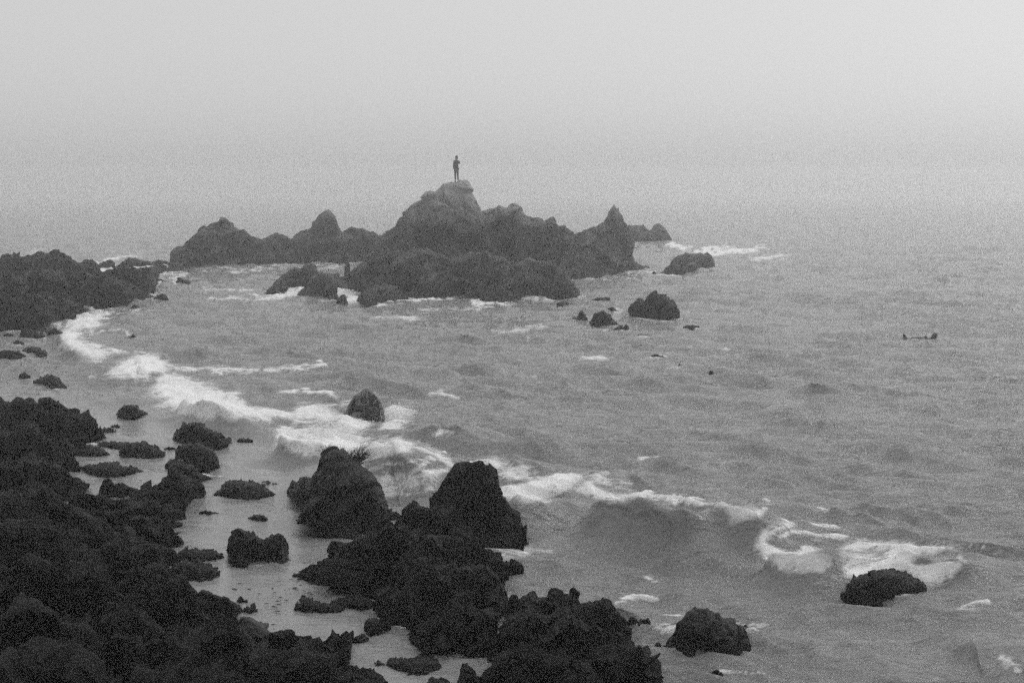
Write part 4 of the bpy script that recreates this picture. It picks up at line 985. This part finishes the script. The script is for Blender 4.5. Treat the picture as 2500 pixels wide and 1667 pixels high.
# tufts of kelp blades swept up on the great boulder
KELP = plain('wet_kelp', 0.02, .5, .4)
def tuft(label, zone, root, tips, n, wid, seed, name='seaweed_tuft', depth_from=None):
    rng = random.Random(seed)
    V, F = [], []
    (ax, ay), (bx, by) = zp(zone, root)
    Yd = depth_from
    for i in range(n):
        t = rng.random()
        x0, y0 = ax + (bx - ax) * t, ay + (by - ay) * t
        j = tips[min(len(tips) - 1, int(t * len(tips)))]
        tx, ty = zp(zone, [j])[0]
        tx += rng.gauss(0, wid * 5.5); ty += abs(rng.gauss(0, wid * 9)) 
        d0 = Yd + rng.uniform(-.35, .35)
        X0, Z0 = z_at_depth(x0, y0, d0); X1, Z1 = z_at_depth(tx, ty, d0 + rng.uniform(-.15, .15))
        p0 = Vector((float(X0), d0, float(Z0))); p1 = Vector((float(X1), d0 + rng.uniform(-.2, .2), float(Z1)))
        w = rng.uniform(.004, .011)
        side = Vector((1, rng.uniform(-.6, .6), 0)).normalized() * w
        bend = Vector((rng.uniform(-.06, .06), 0, 0))
        b = len(V)
        m = (p0 + p1) / 2 + bend
        th = Vector((0, w * .8, 0))
        V += [p0 - side, p0 + side, p0 + th, m - side * .8, m + side * .8, m + th * .8, p1]
        F += [(b, b+1, b+4, b+3), (b+1, b+2, b+5, b+4), (b+2, b, b+3, b+5), (b+3, b+4, b+6), (b+4, b+5, b+6), (b+5, b+3, b+6)]
    me = bpy.data.meshes.new(name); me.from_pydata(V, [], F); me.update()
    o = link(name, me, KELP)
    recentre(o)
    return tag(o, label, None, None, 'stuff')
_, yb = on_plane(600 + 770 / 3.3357, 900 + 1365 / 3.3357)
tuft('spiky dark seaweed standing up on the great boulder summit', 'E', [(670,720),(840,760)], [(676,600),(700,640),(735,620),(780,650),(805,630)], 380, 2.2, 3, depth_from=float(yb) + 1.7)
tuft('dark fan of seaweed leaning seaward off the great boulder shoulder', 'E', [(840,760),(900,790)], [(940,630),(980,600),(1010,590)], 150, 3.4, 4, depth_from=float(yb) + 1.7)

# spray thrown up beside the washed rock and along the breaker lips
SPR, n_, out_ = new_mat('sea_spray')
d_ = N(n_, 'ShaderNodeBsdfDiffuse'); d_.inputs[0].default_value = (.85, .85, .85, 1)
tx_ = N(n_, 'ShaderNodeTexNoise'); tx_.inputs['Scale'].default_value = 30
rr_ = N(n_, 'ShaderNodeValToRGB'); rr_.color_ramp.elements[0].color = (.7, .7, .7, 1); rr_.color_ramp.elements[1].color = (.88, .88, .88, 1)
n_.links.new(tx_.outputs[0], rr_.inputs[0]); n_.links.new(rr_.outputs[0], d_.inputs[0]); n_.links.new(d_.outputs[0], out_.inputs[0])
def spray(label, zone, path, up, n, spread, size, seed, drift=(0, 0)):
    rng = random.Random(seed)
    pts = zp(zone, path)
    V, F = [], []
    for i in range(n):
        t = rng.random() * (len(pts) - 1)
        a = int(t); f = t - a
        x = pts[a][0] * (1 - f) + pts[a + 1][0] * f + rng.gauss(0, 3); y = pts[a][1] * (1 - f) + pts[a + 1][1] * f
        X, Y = on_plane(x, y)
        h = abs(rng.gauss(0, up)) ; s = rng.uniform(.4, 1.0) * size * math.exp(-h / (up * 2.5))
        c = Vector((float(X) + rng.gauss(0, spread) + drift[0] * h, float(Y) + rng.gauss(0, spread) + drift[1] * h, h + .02))
        e = [Vector((rng.uniform(.6, 1.4) * s, 0, 0)), Vector((0, s, 0)), Vector((0, 0, rng.uniform(.6, 1.5) * s))]
        b = len(V)
        V += [c + e[0], c + e[1], c - e[0], c - e[1], c + e[2], c - e[2]]
        F += [(b, b+1, b+4), (b+1, b+2, b+4), (b+2, b+3, b+4), (b+3, b, b+4), (b+1, b, b+5), (b+2, b+1, b+5), (b+3, b+2, b+5), (b, b+3, b+5)]
    me = bpy.data.meshes.new('sea_spray'); me.from_pydata(V, [], F); me.update()
    recentre(tag(link('sea_spray', me, SPR), label, None, None, 'stuff'))
spray('white spray bursting up beside the washed pointed rock', 'E', [(1130,440),(1200,440),(1300,400)], .35, 3500, .18, .013, 11, (.6, 0))
spray('fine white spray above the surf at the great boulder', 'E', [(620,560),(760,600),(880,640)], .28, 3500, .25, .013, 12)
spray('white spray along the lip of the long breaker', 'F', [(230,540),(420,550),(640,500),(860,420),(960,490),(1150,560),(1330,540)], .12, 4000, .12, .011, 13)
spray('white spray thrown behind the long low black rock', 'G', [(980,760),(1140,770),(1350,700),(1560,810),(1700,720)], .16, 4000, .2, .012, 14)

# scraps of kelp and weed adrift on the calm cove water
def scraps():
    rng = random.Random(21)
    V, F = [], []
    spots = [('I', 450, 830, 260, 90, 46), ('I', 230, 940, 60, 30, 14), ('I', 420, 740, 200, 40, 20), ('H', 1900, 760, 260, 120, 22), ('H', 2250, 900, 90, 120, 16),
             ('E', 420, 1150, 120, 25, 16), ('E', 300, 1160, 120, 30, 8), ('I', 560, 400, 120, 40, 10), ('I', 1080, 1500, 200, 60, 8), ('D', 1100, 760, 150, 30, 8),
             ('D', 1500, 1000, 250, 20, 8), ('D', 2200, 990, 120, 30, 8), ('J', 1560, 650, 90, 40, 8), ('I', 250, 1110, 60, 20, 6)]
    for z, cx, cy, sx, sy, n in spots:
        for _ in range(int(n * .38)):
            (x, y), = zp(z, [(rng.gauss(cx, sx * .6), rng.gauss(cy, sy * .6))])
            X, Y = on_plane(x, y)
            L = rng.uniform(.015, .06); a = rng.uniform(-.5, .5); m = rng.randint(6, 9); b = len(V)
            for k in range(m):
                t = 2 * math.pi * k / m
                u, v = L * math.cos(t) * rng.uniform(.6, 1.2), .5 * L * math.sin(t) * rng.uniform(.6, 1.2)
                V.append((float(X) + u * math.cos(a) - v * math.sin(a), float(Y) + u * math.sin(a) + v * math.cos(a), .012))
            V.append((float(X), float(Y), .02 + L * .15))
            for k in range(m):
                F.append((b + k, b + (k + 1) % m, b + m))
    me = bpy.data.meshes.new('kelp_scraps'); me.from_pydata(V, [], F); me.update()
    recentre(tag(link('kelp_scraps', me, KELP), 'dark scraps of kelp floating on the calm cove water', None, None, 'stuff'))
scraps()
